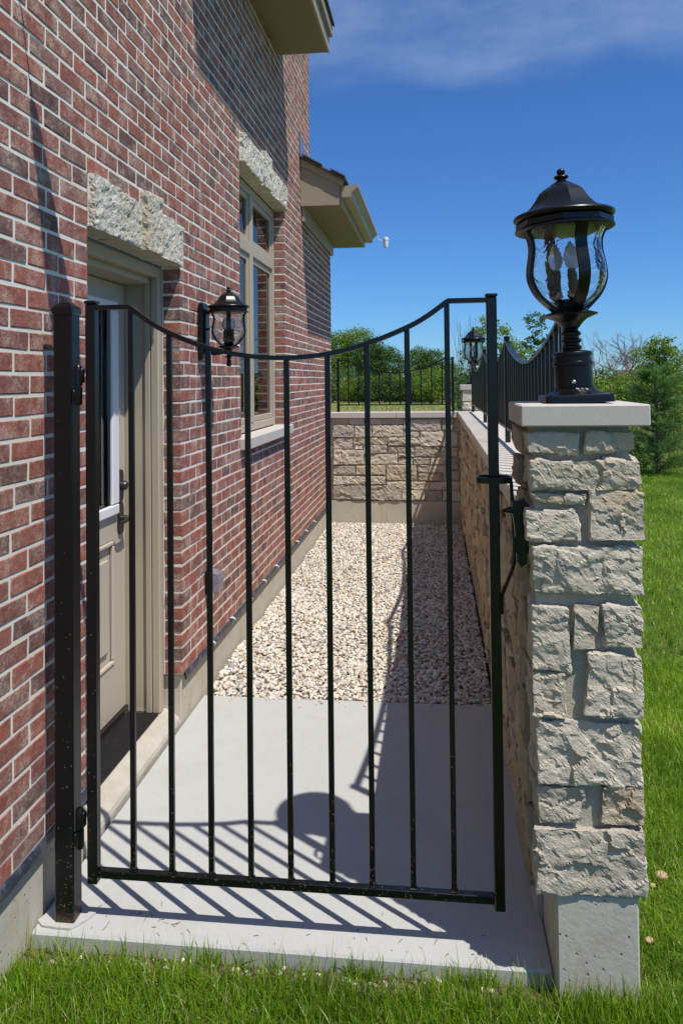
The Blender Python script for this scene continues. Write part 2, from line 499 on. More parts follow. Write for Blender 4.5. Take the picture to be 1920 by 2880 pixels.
# ------------------------------------------------------------------ mesh helpers
class MB:
    def __init__(s):
        s.v, s.f, s.n = [], [], 0
        s.r = []

    def add(s, v, f, rnd=None):
        v = np.asarray(v, float).reshape(-1, 3)
        s.v.append(v)
        s.f.extend([tuple(int(i) + s.n for i in q) for q in f])
        if rnd is not None:
            s.r.extend([rnd] * len(f))
        s.n += len(v)
        return s

    def box(s, lo, hi, c=0.0, rnd=None, jit=0.0):
        lo, hi = np.array(lo, float), np.array(hi, float)
        if c <= 0:
            v = [(x, y, z) for x in (lo[0], hi[0]) for y in (lo[1], hi[1]) for z in (lo[2], hi[2])]
            f = [(0, 1, 3, 2), (4, 6, 7, 5), (0, 4, 5, 1), (2, 3, 7, 6), (0, 2, 6, 4), (1, 5, 7, 3)]
            return s.add(v, f, rnd)
        v, f = chamfer_box(lo, hi, c)
        if jit:
            v = v + RNG.normal(0, jit, v.shape)
        return s.add(v, f, rnd)

    def tube(s, pts, rad, n=8, cap=True, rnd=None):
        pts = np.asarray(pts, float)
        rad = np.broadcast_to(np.asarray(rad, float), (len(pts),))
        t = np.gradient(pts, axis=0)
        t /= np.linalg.norm(t, axis=1)[:, None] + 1e-12
        a = np.array([0, 0, 1.0]) if abs(t[0][2]) < 0.9 else np.array([1.0, 0, 0])
        v = []
        for p, d, r in zip(pts, t, rad):
            u = np.cross(d, a)
            u /= np.linalg.norm(u) + 1e-12
            w = np.cross(u, d)
            a = w
            for k in range(n):
                th = 2 * math.pi * k / n
                v.append(p + r * (math.cos(th) * u + math.sin(th) * w))
        f = []
        for i in range(len(pts) - 1):
            for k in range(n):
                f.append((i * n + k, i * n + (k + 1) % n, (i + 1) * n + (k + 1) % n, (i + 1) * n + k))
        if cap:
            f.append(tuple(range(n - 1, -1, -1)))
            f.append(tuple((len(pts) - 1) * n + k for k in range(n)))
        return s.add(v, f, rnd)

    def sweep(s, pts, w, hgt, side):
        """rectangular bar along pts in a plane; side = unit vector across the plane"""
        pts = np.asarray(pts, float)
        side = np.asarray(side, float)
        t = np.gradient(pts, axis=0)
        t /= np.linalg.norm(t, axis=1)[:, None]
        v, f = [], []
        for p, d in zip(pts, t):
            nn = np.cross(side, d)
            nn /= np.linalg.norm(nn)
            for a, b in ((-1, -1), (1, -1), (1, 1), (-1, 1)):
                v.append(p + side * a * w / 2 + nn * b * hgt / 2)
        for i in range(len(pts) - 1):
            for k in range(4):
                f.append((i * 4 + k, i * 4 + (k + 1) % 4, (i + 1) * 4 + (k + 1) % 4, (i + 1) * 4 + k))
        f.append((3, 2, 1, 0))
        e = (len(pts) - 1) * 4
        f.append((e, e + 1, e + 2, e + 3))
        return s.add(v, f)

    def lathe(s, prof, n=32, centre=(0, 0, 0), phase=0.0, cap=True, poly=None):
        """prof: list of (r, z); poly: polygon sides (None = round)"""
        v, f = [], []
        for r, z in prof:
            for k in range(n):
                th = phase + 2 * math.pi * k / n
                v.append((centre[0] + r * math.cos(th), centre[1] + r * math.sin(th), centre[2] + z))
        for i in range(len(prof) - 1):
            for k in range(n):
                f.append((i * n + k, i * n + (k + 1) % n, (i + 1) * n + (k + 1) % n, (i + 1) * n + k))
        if cap:
            f.append(tuple(range(n - 1, -1, -1)))
            f.append(tuple((len(prof) - 1) * n + k for k in range(n)))
        return s.add(v, f)

    def prism(s, poly, axis, a, b):
        """extrude a polygon (pairs in the two other axes) along axis from a to b"""
        n = len(poly)
        v = []
        for t in (a, b):
            for p, q in poly:
                w = [p, q]
                w.insert(axis, t)
                v.append(w)
        f = [tuple(range(n))[::-1], tuple(range(n, 2 * n))]
        for k in range(n):
            f.append((k, (k + 1) % n, n + (k + 1) % n, n + k))
        return s.add(v, f)

    def arrays(s):
        return np.vstack(s.v), s.f


def chamfer_box(lo, hi, c):
    v, idx = [], {}
    for sx_ in (0, 1):
        for sy_ in (0, 1):
            for sz_ in (0, 1):
                for a in range(3):
                    p = []
                    for i, sg in enumerate((sx_, sy_, sz_)):
                        e = hi[i] if sg else lo[i]
                        if i != a:
                            e += -c if sg else c
                        p.append(e)
                    idx[(sx_, sy_, sz_, a)] = len(v)
                    v.append(p)
    f = []
    order = ((0, 0), (1, 0), (1, 1), (0, 1))
    for a in range(3):
        b, d = [i for i in range(3) if i != a]
        for sg in (0, 1):
            q = []
            for i, j in order:
                k = [0, 0, 0]
                k[a], k[b], k[d] = sg, i, j
                q.append(idx[(*k, a)])
            if (sg == 0) == (a != 1):
                q = q[::-1]
            f.append(tuple(q))
    for a in range(3):
        b, d = [i for i in range(3) if i != a]
        for i, j in order:
            k0, k1 = [0, 0, 0], [0, 0, 0]
            k0[b] = k1[b] = i
            k0[d] = k1[d] = j
            k1[a] = 1
            f.append((idx[(*k0, b)], idx[(*k1, b)], idx[(*k1, d)], idx[(*k0, d)]))
    for sx_ in (0, 1):
        for sy_ in (0, 1):
            for sz_ in (0, 1):
                f.append(tuple(idx[(sx_, sy_, sz_, a)] for a in range(3)))
    return np.array(v), f


ORG = {}


def mesh_of(name, v, f, mat, rnd=None, smooth=False):
    me = bpy.data.meshes.new(name)
    v = np.asarray(v, float)
    if isinstance(f, np.ndarray):
        k = f.shape[1]
        me.vertices.add(len(v))
        me.vertices.foreach_set('co', v.astype(np.float32).ravel())
        me.loops.add(f.size)
        me.loops.foreach_set('vertex_index', f.astype(np.int32).ravel())
        me.polygons.add(len(f))
        me.polygons.foreach_set('loop_start', np.arange(0, f.size, k, dtype=np.int32))
        me.update(calc_edges=True)
    else:
        me.from_pydata(v.tolist(), [], f)
        me.update()
    if rnd is not None:
        at = me.attributes.new('rnd', 'FLOAT', 'FACE')
        at.data.foreach_set('value', np.asarray(rnd, np.float32))
    if smooth:
        me.polygons.foreach_set('use_smooth', np.ones(len(me.polygons), bool))
    if mat:
        me.materials.append(MAT[mat])
    return me


def fix_normals(me):
    import bmesh
    bm = bmesh.new()
    bm.from_mesh(me)
    bmesh.ops.recalc_face_normals(bm, faces=bm.faces)
    bm.to_mesh(me)
    bm.free()


def link(name, me, parent=None, loc=None):
    o = bpy.data.objects.new(name, me)
    COL.objects.link(o)
    if parent is not None:
        o.parent = parent
        ORG[o.name] = ORG.get(parent.name, np.zeros(3))
        if loc is not None:
            o.location = tuple(np.asarray(loc, float) - ORG[parent.name])
            ORG[o.name] = np.asarray(loc, float)
    else:
        ORG[o.name] = np.zeros(3) if loc is None else np.asarray(loc, float)
        if loc is not None:
            o.location = tuple(loc)
    return o


def obj(name, mb, mat, parent=None, smooth=False, fix=True, angle=None):
    """one mesh object from world-space geometry, its origin at its thing's base"""
    v, f = mb.arrays()
    org = ORG.get(parent.name, np.zeros(3)) if parent is not None else np.zeros(3)
    me = mesh_of(name, v - org, f, mat, mb.r if mb.r else None, smooth)
    if fix:
        fix_normals(me)
    if angle is not None:
        me.polygons.foreach_set('use_smooth', np.ones(len(me.polygons), bool))
        me.set_sharp_from_angle(angle=R(angle))
    return link(name, me, parent)


def thing(name, label, cat, loc=(0, 0, 0), group=None):
    o = bpy.data.objects.new(name, None)
    o.empty_display_size = 0.1
    COL.objects.link(o)
    o.location = loc
    ORG[o.name] = np.array(loc, float)
    return tag(o, label, cat, group)


def tag(o, label, cat, group=None, kind=None):
    if label:
        o['label'] = label
    if cat:
        o['category'] = cat
    if group:
        o['group'] = group
    if kind:
        o['kind'] = kind
    return o


# ---- value noise in numpy
def _hash(ix, iy, iz, seed):
    n = (ix * 374761393 + iy * 668265263 + iz * 2147483647 + seed * 974711) & 0xffffffff
    n = ((n ^ (n >> 13)) * 1274126177) & 0xffffffff
    n = n ^ (n >> 16)
    return (n & 0xffffff) / float(0xffffff)


def vnoise(p, seed=0):
    i = np.floor(p).astype(np.int64)
    w = p - i
    w = w * w * (3 - 2 * w)
    o = 0
    for dx in (0, 1):
        for dy in (0, 1):
            for dz in (0, 1):
                k = np.abs((dx - 1) + w[:, 0]) if not dx else w[:, 0]
                k = (w[:, 0] if dx else 1 - w[:, 0]) * (w[:, 1] if dy else 1 - w[:, 1]) * (w[:, 2] if dz else 1 - w[:, 2])
                o = o + k * _hash(i[:, 0] + dx, i[:, 1] + dy, i[:, 2] + dz, seed)
    return o - 0.5


def fbm(p, seed=0, octs=4, gain=0.55):
    o, a = 0, 1.0
    for k in range(octs):
        o = o + a * vnoise(p * (2.03 ** k), seed + k * 17)
        a *= gain
    return o


def facet(p, cell, seed, tilt=0.35, off=1.0):
    """worley cells, each its own tilted plane: the chipped faces of split stone"""
    q = p / cell
    i = np.floor(q).astype(np.int64)
    best = np.full(len(p), 1e9)
    val = np.zeros(len(p))
    for dx in (-1, 0, 1):
        for dy in (-1, 0, 1):
            for dz in (-1, 0, 1):
                c = i + (dx, dy, dz)
                s_ = [_hash(c[:, 0], c[:, 1], c[:, 2], seed + k) for k in range(7)]
                ctr = c + np.stack(s_[:3], 1)
                d = q - ctr
                dist = (d * d).sum(1)
                pl = off * (s_[3] - 0.5) + tilt * 2 * ((s_[4] - 0.5) * d[:, 0] + (s_[5] - 0.5) * d[:, 1] + (s_[6] - 0.5) * d[:, 2])
                m = dist < best
                best[m] = dist[m]
                val[m] = pl[m]
    return val


def rock_block(lo, hi, cell, amp=0.006, seed=0, rough_axes=((0, -1), (0, 1), (1, -1), (1, 1)), rnd_edge=0.006):
    """a split-faced block: a gridded box whose exposed faces are broken into chips"""
    lo, hi = np.array(lo, float), np.array(hi, float)
    n = np.maximum(2, np.ceil((hi - lo) / cell).astype(int))
    verts, faces, key = [], [], {}

    def vid(i, j, k):
        t = (i, j, k)
        if t not in key:
            key[t] = len(verts)
            verts.append(t)
        return key[t]
    for a in range(3):
        b, c = (a + 1) % 3, (a + 2) % 3
        for sg in (0, 1):
            for i in range(n[b]):
                for j in range(n[c]):
                    q = []
                    for di, dj in ((0, 0), (1, 0), (1, 1), (0, 1)):
                        t = [0, 0, 0]
                        t[a] = n[a] * sg
                        t[b], t[c] = i + di, j + dj
                        q.append(vid(*t))
                    faces.append(tuple(q if sg else q[::-1]))
    g_ = np.array(verts, float)
    p = lo + (hi - lo) * g_ / n
    # rounding at the arrises: distance to the block's edges
    dlo, dhi = p - lo, hi - p
    nrm = np.zeros_like(p)
    for a, sg in rough_axes:
        on = (dlo[:, a] < 1e-9) if sg < 0 else (dhi[:, a] < 1e-9)
        nrm[on, a] += sg
    ln = np.linalg.norm(nrm, axis=1)
    ex = ln > 0
    nrm[ex] /= ln[ex][:, None]
    warp = p + 0.010 * np.stack([fbm(p * 26 + 9 * k, seed + 77 + k, 3) for k in range(3)], 1)
    d = amp * (1.7 * facet(warp, 0.105, seed, 0.85, 0.30) + 0.62 * facet(warp * np.array([1, 1, 1.35]) + 3.3, 0.040, seed + 5, 1.1, 0.22)
               + 0.34 * fbm(p * 55, seed + 9, 4, 0.72))
    # a few scallops where the hammer took a flake
    q = warp / 0.06
    iq = np.floor(q).astype(np.int64)
    hs_ = [_hash(iq[:, 0], iq[:, 1], iq[:, 2], seed + 40 + k) for k in range(4)]
    dist = np.sqrt((((q - iq) - np.stack([0.3 + 0.4 * hs_[0], 0.3 + 0.4 * hs_[1], 0.3 + 0.4 * hs_[2]], 1)) ** 2).sum(1))
    d = d - amp * 1.3 * np.where(hs_[3] < 0.16, np.clip(1 - dist / 0.42, 0, 1) ** 0.6, 0)
    lim = np.minimum(dlo, dhi)
    srt = np.sort(lim, axis=1)
    edge = srt[:, 1]                                      # distance from the nearest arris
    fall = np.exp(-edge / 0.004)
    p = p + nrm * (d * (1 - 0.3 * fall) - amp * 0.35 * fall)[:, None]
    # each block its own crooked outline, then a fine crumble
    t = g_ / n
    cr = np.random.default_rng(seed).uniform(-1, 1, (2, 2, 2, 3))
    off = 0
    for i in (0, 1):
        for j in (0, 1):
            for k in (0, 1):
                w = (t[:, 0] if i else 1 - t[:, 0]) * (t[:, 1] if j else 1 - t[:, 1]) * (t[:, 2] if k else 1 - t[:, 2])
                off = off + w[:, None] * cr[i, j, k]
    wob = np.stack([fbm(p * 22 + 7.7 * k, seed + 31 * k, 3) for k in range(3)], 1)
    p = p + off * rnd_edge * 0.75 + wob * rnd_edge * 0.55
    return p, faces


# ------------------------------------------------------------------ the ground
mb = MB()
xs = [-400, -30, -0.02, 2.2, 4, 8, 16, 40, 600]
mb.add([(-900, -60, -0.12), (900, -60, -0.12), (900, 2500, -0.12), (-900, 2500, -0.12)], [(0, 1, 2, 3)])
tag(obj('ground', mb, 'turf'), None, None, kind='structure')

mb = MB()
mb.box((-0.008, 2.35, -0.30), (1.5825, 4.20, 0.0), 0.007)
tag(obj('concrete_path', mb, 'slab'), None, None, kind='structure')
mb = MB()
mb.box((-0.008, 4.204, -0.3), (1.548, 9.345, -0.028))
tag(obj('gravel_bed', mb, 'bedding'), None, None, kind='structure')
mb = MB()
pts, fc = [], []
nx, ny = 60, 16
for j in range(ny + 1):
    for i in range(nx + 1):
        pts.append((-1.2 + 4.4 * i / nx, 1.5 + 0.845 * j / ny, -0.046))
pts = np.array(pts)
pts[:, 2] += 0.016 * fbm(pts * 7, 3, 3)
for j in range(ny):
    for i in range(nx):
        a = j * (nx + 1) + i
        fc.append((a, a + 1, a + nx + 2, a + nx + 1))
mb.add(pts, fc)
tag(obj('soil_strip', mb, 'soil'), None, None, kind='structure')

# ------------------------------------------------------------------ the house
house = thing('brick_house', 'red brick house with stone lintels and taupe trim along the left side', 'house', (0, 2.0, 0))
Z0, CH, BL, J = 0.25, 0.0677, 0.2032, 0.0118
Y_A, Y_B, Y_C = 0.4, 8.03, 9.6
TOP1, TOP2 = 5.4, 3.28
PROUD = 0.0024
DOOR = (2.757, 3.815)
WIN = (5.045, 6.60)


def k2z(k):
    return Z0 + CH * k


# mortar wall, built round the openings (butted, never overlapping)
mb = MB()
dep = -0.095
rec = 0.003


def wall_piece(y0, y1, z0, z1):
    mb.box((dep, y0, z0), (0.0, y1, z1))


zt = k2z(34)
wall_piece(Y_A, DOOR[0] - rec, Z0, k2z(33) + 0.004)
wall_piece(DOOR[1] + rec, WIN[0] - rec, Z0, k2z(33) + 0.004)
wall_piece(Y_A, WIN[0] - rec, k2z(33) + 0.004, k2z(46))
wall_piece(WIN[0] - rec, WIN[1] + rec, Z0, k2z(15))
wall_piece(WIN[1] + rec, Y_B - rec, Z0, k2z(46))
wall_piece(Y_A, Y_B - rec, k2z(46), TOP1)
wall_piece(Y_B - rec, Y_C - rec, Z0, TOP2)
wall = obj('wall', mb, 'mortar', house)
wall['label'] = 'pale mortar joints of the red brick wall'

key_d = (3.275, 3.475)
key_w = (5.72, 5.96)


def cuts(k):
    """parts of course k that are not brick"""
    c = []
    if k < 30 or 30 <= k < 33:
        c.append(DOOR)
    if k == 33:
        c.append(key_d)
    if 15 <= k < 46:
        c.append(WIN)
    if k == 46:
        c.append(key_w)
    return c


bricks = []
kmax = int((TOP1 - Z0) / CH)
for k in range(kmax):
    z0, z1 = k2z(k) + J / 2, k2z(k + 1) - J / 2
    y_end = Y_C if k2z(k + 1) < TOP2 + 0.02 else Y_B
    off = (0.095 if k % 2 else 0.0) + random.uniform(-0.012, 0.012)
    edges = [Y_A]
    y = math.floor(Y_A / BL) * BL + off
    segs = []
    st = Y_A
    for a, b in sorted(cuts(k)):
        segs.append((st, a))
        st = b
    segs.append((st, y_end))
    for a, b in segs:
        ys = [a]
        y = math.floor(a / BL) * BL + off
        while y < b:
            if y > a + 0.055 and y < b - 0.055:
                ys.append(y + random.uniform(-0.004, 0.004))
            y += BL
        ys.append(b)
        if len(ys) >= 3 and a != Y_A and (ys[1] - ys[0]) < 0.09:
            pass
        for q in range(len(ys) - 1):
            ja = 0.0 if q == 0 else J / 2
            jb = 0.0 if q == len(ys) - 2 else J / 2
            yy0, yy1 = ys[q] + ja, ys[q + 1] - jb
            if yy1 - yy0 > 0.03:
                bricks.append((yy0, yy1, z0, z1))


def proj(p):
    d = np.asarray(p) - CAM
    zc = d @ fw
    return 959.5 + 2210 * (d @ rt2) / zc, 1022.6 - 2210 * (d @ up2) / zc, zc


def seen(b):
    c = ((0.0, (b[0] + b[1]) / 2, (b[2] + b[3]) / 2))
    u, v, zc = proj(c)
    if zc < 0.5 or not (10 < u < 1910 and 10 < v < 2870):
        return 0
    if 150 < u < 205 and v > 850:
        return 0
    return (b[1] - b[0]) * (b[3] - b[2]) / zc ** 3


order = sorted(range(len(bricks)), key=lambda i: -seen(bricks[i]))
single = set(order[:298])
variants = {}


def brick_mesh(ln, kind):
    q = round(ln / 0.004)
    kk = (q, kind)
    if kk not in variants:
        m_ = MB()
        L = ln / 2
        hh = (CH - J) / 2
        m_.box((-0.088, -L, -hh), (0.0, L, hh), 0.0026)
        v, f = m_.arrays()
        v = v + RNG.normal(0, 1, v.shape) * (0.0002, 0.0014, 0.0013)
        me = mesh_of('brick', v, f, 'brick')
        fix_normals(me)
        variants[kk] = me
    return variants[kk]


rest = MB()
for i, (y0, y1, z0, z1) in enumerate(bricks):
    px = min(max(PROUD + random.gauss(0, 0.0006), 0.0019), 0.0036)
    if i in single:
        ln = y1 - y0
        o = link('brick', brick_mesh(ln, random.randrange(3)), wall, (px, (y0 + y1) / 2, (z0 + z1) / 2 + random.gauss(0, 0.0008)))
        o.rotation_euler = (random.gauss(0, 0.008), random.gauss(0, 0.003), random.gauss(0, 0.002))
        o.scale = (1, 1, (z1 - z0) / (CH - J))
    else:
        rest.box((-0.088, y0 + random.gauss(0, 0.0008), z0 + random.gauss(0, 0.0009)), (px, y1 + random.gauss(0, 0.0008), z1 + random.gauss(0, 0.0009)), 0.0026, rnd=random.random())
o = obj('brickwork', rest, 'brick_joined', wall)
o['kind'] = 'stuff'

# foundation with a slit for the door stoop
mb = MB()
mb.box((-0.3, Y_A, -0.3), (-0.014, DOOR[0] - 0.02, Z0 - 0.012), 0.004)
mb.box((-0.3, DOOR[1] + 0.025, -0.3), (-0.014, Y_C + 0.01, Z0 - 0.012), 0.004)
foundation = obj('foundation', mb, 'concrete', house)
foundation['label'] = 'bare cast concrete foundation under the bricks'
mb = MB()
mb.prism([(-0.32, -0.25), (-0.32, 0.0755), (-0.095, 0.0752), (-0.060, 0.062), (-0.022, 0.030), (-0.016, 0.012), (-0.016, -0.25)], 1, DOOR[0] - 0.018, DOOR[1] + 0.023)
obj('door_stoop', mb, 'stoop', house)
# flashing strip, sagging a little
for a, b in ((Y_A, DOOR[0] - 0.02), (DOOR[1] + 0.03, Y_C)):
    n = int((b - a) / 0.06) + 2
    v, f = [], []
    for i in range(n):
        y = a + (b - a) * i / (n - 1)
        w = 0.005 * math.sin(y * 23) + random.uniform(-0.003, 0.003)
        for x, z in ((-0.012, Z0 + 0.002), (0.006, Z0 + 0.001), (0.012, Z0 - 0.020 + w), (0.010 + w * 0.4, Z0 - 0.036 + w), (0.005, Z0 - 0.034 + w), (0.0, Z0 - 0.006)):
            v.append((x, y, z))
    for i in range(n - 1):
        for k in range(6):
            f.append((i * 6 + k, i * 6 + (k + 1) % 6, (i + 1) * 6 + (k + 1) % 6, (i + 1) * 6 + k))
    m_ = MB().add(v, f)
    obj('flashing', m_, 'flashing', house)
for y in (4.28, 4.72, 5.17, 5.62, 6.07, 6.55, 7.0, 7.5, 8.0):
    m_ = MB()
    rr = random.uniform(0.8, 1.2)
    m_.tube([(0.002, y, Z0 + 0.010), (0.02, y + 0.004, Z0 + 0.012), (0.034, y + 0.008, Z0 + 0.002), (0.030, y + 0.014 * rr, Z0 - 0.012)], [0.006, 0.007, 0.006, 0.004], 6)
    obj('weep_wick', m_, 'wick', house, smooth=True)

# outlet with its weather cover
ob = MB()
ob.box((0.0, 4.20, 0.545), (0.022, 4.30, 0.665), 0.006)
outlet = obj('outlet', ob, 'lamp_metal', house)
ob = MB()
ob.prism([(0.023, 0.555), (0.075, 0.555), (0.082, 0.60), (0.075, 0.65), (0.023, 0.665)], 1, 4.205, 4.297)
cv = obj('outlet_cover', ob, 'cover', outlet)
cv['label'] = 'clear plastic bubble cover'


# lintels
def lintel(stones, z0, z1, seed):
    m_ = MB()
    m_.box((-0.09, stones[0][0] + 0.004, z0 + 0.006), (0.004, stones[-1][1] - 0.004, z1 - 0.004))
    for a, b, ka in stones:
        if ka:
            m_.box((-0.09, a + 0.006, z1 - 0.002), (0.006, b - 0.006, z1 + CH - 0.006))
    l_ = obj('lintel', m_, 'mortar', house)
    l_['label'] = 'rock faced white limestone lintel with a taller keystone'
    for i, (a, b, ka) in enumerate(stones):
        p, f = rock_block((-0.08, a + 0.011, z0 + 0.002), (0.022 + random.uniform(-0.004, 0.012) + (0.010 if ka else 0), b - 0.011, z1 + (CH - 0.008 if ka else -0.004)), 0.009, 0.0058, seed + i,
                          rough_axes=((0, 1), (1, -1), (1, 1)), rnd_edge=0.008)
        obj('stone', MB().add(p, f), 'stone_lintel', l_, fix=False)
    return l_


lintel([(2.757, 3.005, 0), (3.005, 3.262, 0), (3.262, 3.478, 1), (3.478, 3.655, 0), (3.655, 3.822, 0)], k2z(30), k2z(33), 40)
lintel([(5.045, 5.36, 0), (5.36, 5.70, 0), (5.70, 5.97, 1), (5.97, 6.28, 0), (6.28, 6.63, 0)], k2z(43), k2z(46), 60)

# door
door = None
D0, D1 = DOOR
HZ = k2z(30)
frame_mb = MB()
for s_, (a, b) in (('l', (D0 + 0.004, D0 + 0.055)), ('r', (D1 - 0.055, D1 - 0.004))):
    frame_mb.box((-0.135, a, 0.078), (-0.092, b, HZ - 0.004), 0.006)                           # brick mould
    if s_ == 'r':
        frame_mb.box((-0.30, b - 0.036, 0.079), (-0.136, b + 0.0, HZ - 0.055), 0.003)             # jamb
        frame_mb.box((-0.165, b - 0.052, 0.080), (-0.1365, b - 0.037, HZ - 0.07), 0.003)
    else:
        frame_mb.box((-0.30, a, 0.079), (-0.136, a + 0.036, HZ - 0.055), 0.003)
frame_mb.box((-0.136, D0 + 0.056, HZ - 0.056), (-0.0925, D1 - 0.056, HZ - 0.005), 0.006)
frame_mb.box((-0.30, D0 + 0.041, HZ - 0.085), (-0.137, D1 - 0.041, HZ - 0.052), 0.003)
frame_mb.box((-0.32, D0 - 0.02, HZ - 0.05), (-0.10, D1 + 0.02, HZ - 0.001))
obj('door_frame', frame_mb, 'taupe', house)
m_ = MB()
dx = -0.272
dy0, dy1 = D0 + 0.044, D1 - 0.048
dz0, dz1 = 0.115, HZ - 0.09
lz0, lz1 = 1.075, 2.10
ly0, ly1 = dy0 + 0.13, 3.655
m_.box((dx - 0.04, dy0, dz0), (dx, dy1, 0.36), 0.003)
m_.box((dx - 0.04, dy0, 0.36), (dx, dy0 + 0.14, dz1), 0.0)
m_.box((dx - 0.04, dy1 - 0.135, 0.36), (dx, dy1, dz1), 0.0)
m_.box((dx - 0.04, dy0 + 0.14, 0.955), (dx, dy1 - 0.135, 1.09), 0.0)
m_.box((dx - 0.04, dy0 + 0.14, 2.08), (dx, dy1 - 0.135, dz1), 0.0)
door = obj('door', m_, 'door', house)
door['label'] = 'taupe entry door with a glazed upper half'
m_ = MB()
m_.box((dx - 0.03, dy0 + 0.142, 0.362), (dx - 0.014, dy1 - 0.137, 0.953))
for a, b, c_, d_ in ((dy0 + 0.143, dy1 - 0.138, 0.363, 0.385), (dy0 + 0.143, dy1 - 0.138, 0.93, 0.952)):
    m_.box((dx - 0.013, a, c_), (dx + 0.006, b, d_), 0.006)
m_.box((dx - 0.013, dy1 - 0.160, 0.386), (dx + 0.006, dy1 - 0.138, 0.929), 0.006)
m_.box((dx - 0.013, dy0 + 0.205, 0.435), (dx + 0.002, dy1 - 0.200, 0.88), 0.010)
obj('panel', m_, 'door', door)
m_ = MB()
for a, b, c_, d_ in ((ly0, ly1, lz0, lz0 + 0.05), (ly0, ly1, lz1 - 0.05, lz1), (ly1 - 0.078, ly1, lz0 + 0.051, lz1 - 0.051), (ly0, ly0 + 0.07, lz0 + 0.051, lz1 - 0.051)):
    m_.box((dx + 0.001, a, c_), (dx + 0.02, b, d_), 0.006)
obj('glass_frame', m_, 'white', door)
m_ = MB()
m_.box((dx - 0.018, ly0 + 0.06, lz0 + 0.045), (dx - 0.010, ly1 - 0.07, lz1 - 0.045))
obj('pane', m_, 'pane', door)
m_ = MB()
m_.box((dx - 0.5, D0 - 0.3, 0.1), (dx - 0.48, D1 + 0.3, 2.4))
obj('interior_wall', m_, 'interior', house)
yk = dy1 - 0.07
for z, nm in ((1.205, 'deadbolt'), (1.045, 'door_handle')):
    m_ = MB()
    pl = [(yk - 0.028, z - 0.05), (yk - 0.02, z - 0.07), (yk, z - 0.078), (yk + 0.02, z - 0.07), (yk + 0.028, z - 0.05),
          (yk + 0.028, z + 0.05), (yk + 0.02, z + 0.07), (yk, z + 0.078), (yk - 0.02, z + 0.07), (yk - 0.028, z + 0.05)]
    m_.prism(pl, 0, dx + 0.001, dx + 0.012)
    if nm == 'deadbolt':
        m_.tube([(dx + 0.012, yk, z), (dx + 0.03, yk, z), (dx + 0.04, yk, z)], [0.024, 0.024, 0.018], 16)
    else:
        m_.tube([(dx + 0.012, yk, z), (dx + 0.05, yk, z), (dx + 0.058, yk, z)], [0.018, 0.014, 0.012], 12)
        m_.tube([(dx + 0.052, yk + 0.012, z), (dx + 0.058, yk - 0.03, z + 0.003), (dx + 0.055, yk - 0.08, z - 0.004), (dx + 0.045, yk - 0.11, z - 0.002)], [0.011, 0.010, 0.009, 0.007], 10)
    obj(nm, m_, 'hardware', door, angle=40)
m_ = MB()
m_.box((-0.30, D0 + 0.03, 0.0755), (-0.262, D1 - 0.03, 0.112), 0.004)
obj('threshold', m_, 'hardware', house)

# window
W0, W1 = WIN
wz0, wz1 = k2z(16), k2z(43)
window = None
m_ = MB()
fx0, fx1 = -0.145, -0.088
m_.box((fx0, W0 + 0.004, wz0 + 0.004), (fx1, W0 + 0.06, wz1 - 0.004), 0.004)
m_.box((fx0, W1 - 0.06, wz0 + 0.004), (fx1, W1 - 0.004, wz1 - 0.004), 0.004)
m_.box((fx0 + 0.001, W0 + 0.061, wz0 + 0.004), (fx1 - 0.001, W1 - 0.061, wz0 + 0.062), 0.004)
m_.box((fx0 + 0.001, W0 + 0.061, wz1 - 0.064), (fx1 - 0.001, W1 - 0.061, wz1 - 0.004), 0.004)
m_.box((fx0 + 0.002, 5.715, wz0 + 0.063), (fx1 + 0.004, 5.80, wz1 - 0.065), 0.005)
for a, b in ((W0 + 0.061, 5.714), (5.801, W1 - 0.061)):
    m_.box((fx0 + 0.003, a, 2.645), (fx1 + 0.002, b, 2.735), 0.006)
window = obj('window', m_, 'taupe', house)
window['label'] = 'taupe framed window with transom lights above casements'
for a, b in ((W0 + 0.062, 5.713), (5.802, W1 - 0.062)):
    for c_, d_ in ((wz0 + 0.064, 2.643), (2.737, wz1 - 0.066)):
        s_ = MB()
        t_ = 0.042
        s_.box((fx0 + 0.01, a, c_), (fx1 - 0.012, a + t_, d_), 0.004)
        s_.box((fx0 + 0.01, b - t_, c_), (fx1 - 0.012, b, d_), 0.004)
        s_.box((fx0 + 0.011, a + t_ + 0.001, c_), (fx1 - 0.013, b - t_ - 0.001, c_ + t_), 0.004)
        s_.box((fx0 + 0.011, a + t_ + 0.001, d_ - t_), (fx1 - 0.013, b - t_ - 0.001, d_), 0.004)
        obj('sash', s_, 'taupe', window)
        s_ = MB()
        s_.box((fx0 + 0.022, a + t_ - 0.006, c_ + t_ - 0.006), (fx0 + 0.028, b - t_ + 0.006, d_ - t_ + 0.006))
        obj('pane', s_, 'pane', window)
m_ = MB()
m_.box((-0.086, W0 - 0.03, 1.256), (0.055, W1 + 0.06, k2z(16)), 0.006)
sill = obj('window_sill', m_, 'cap_stone', house)
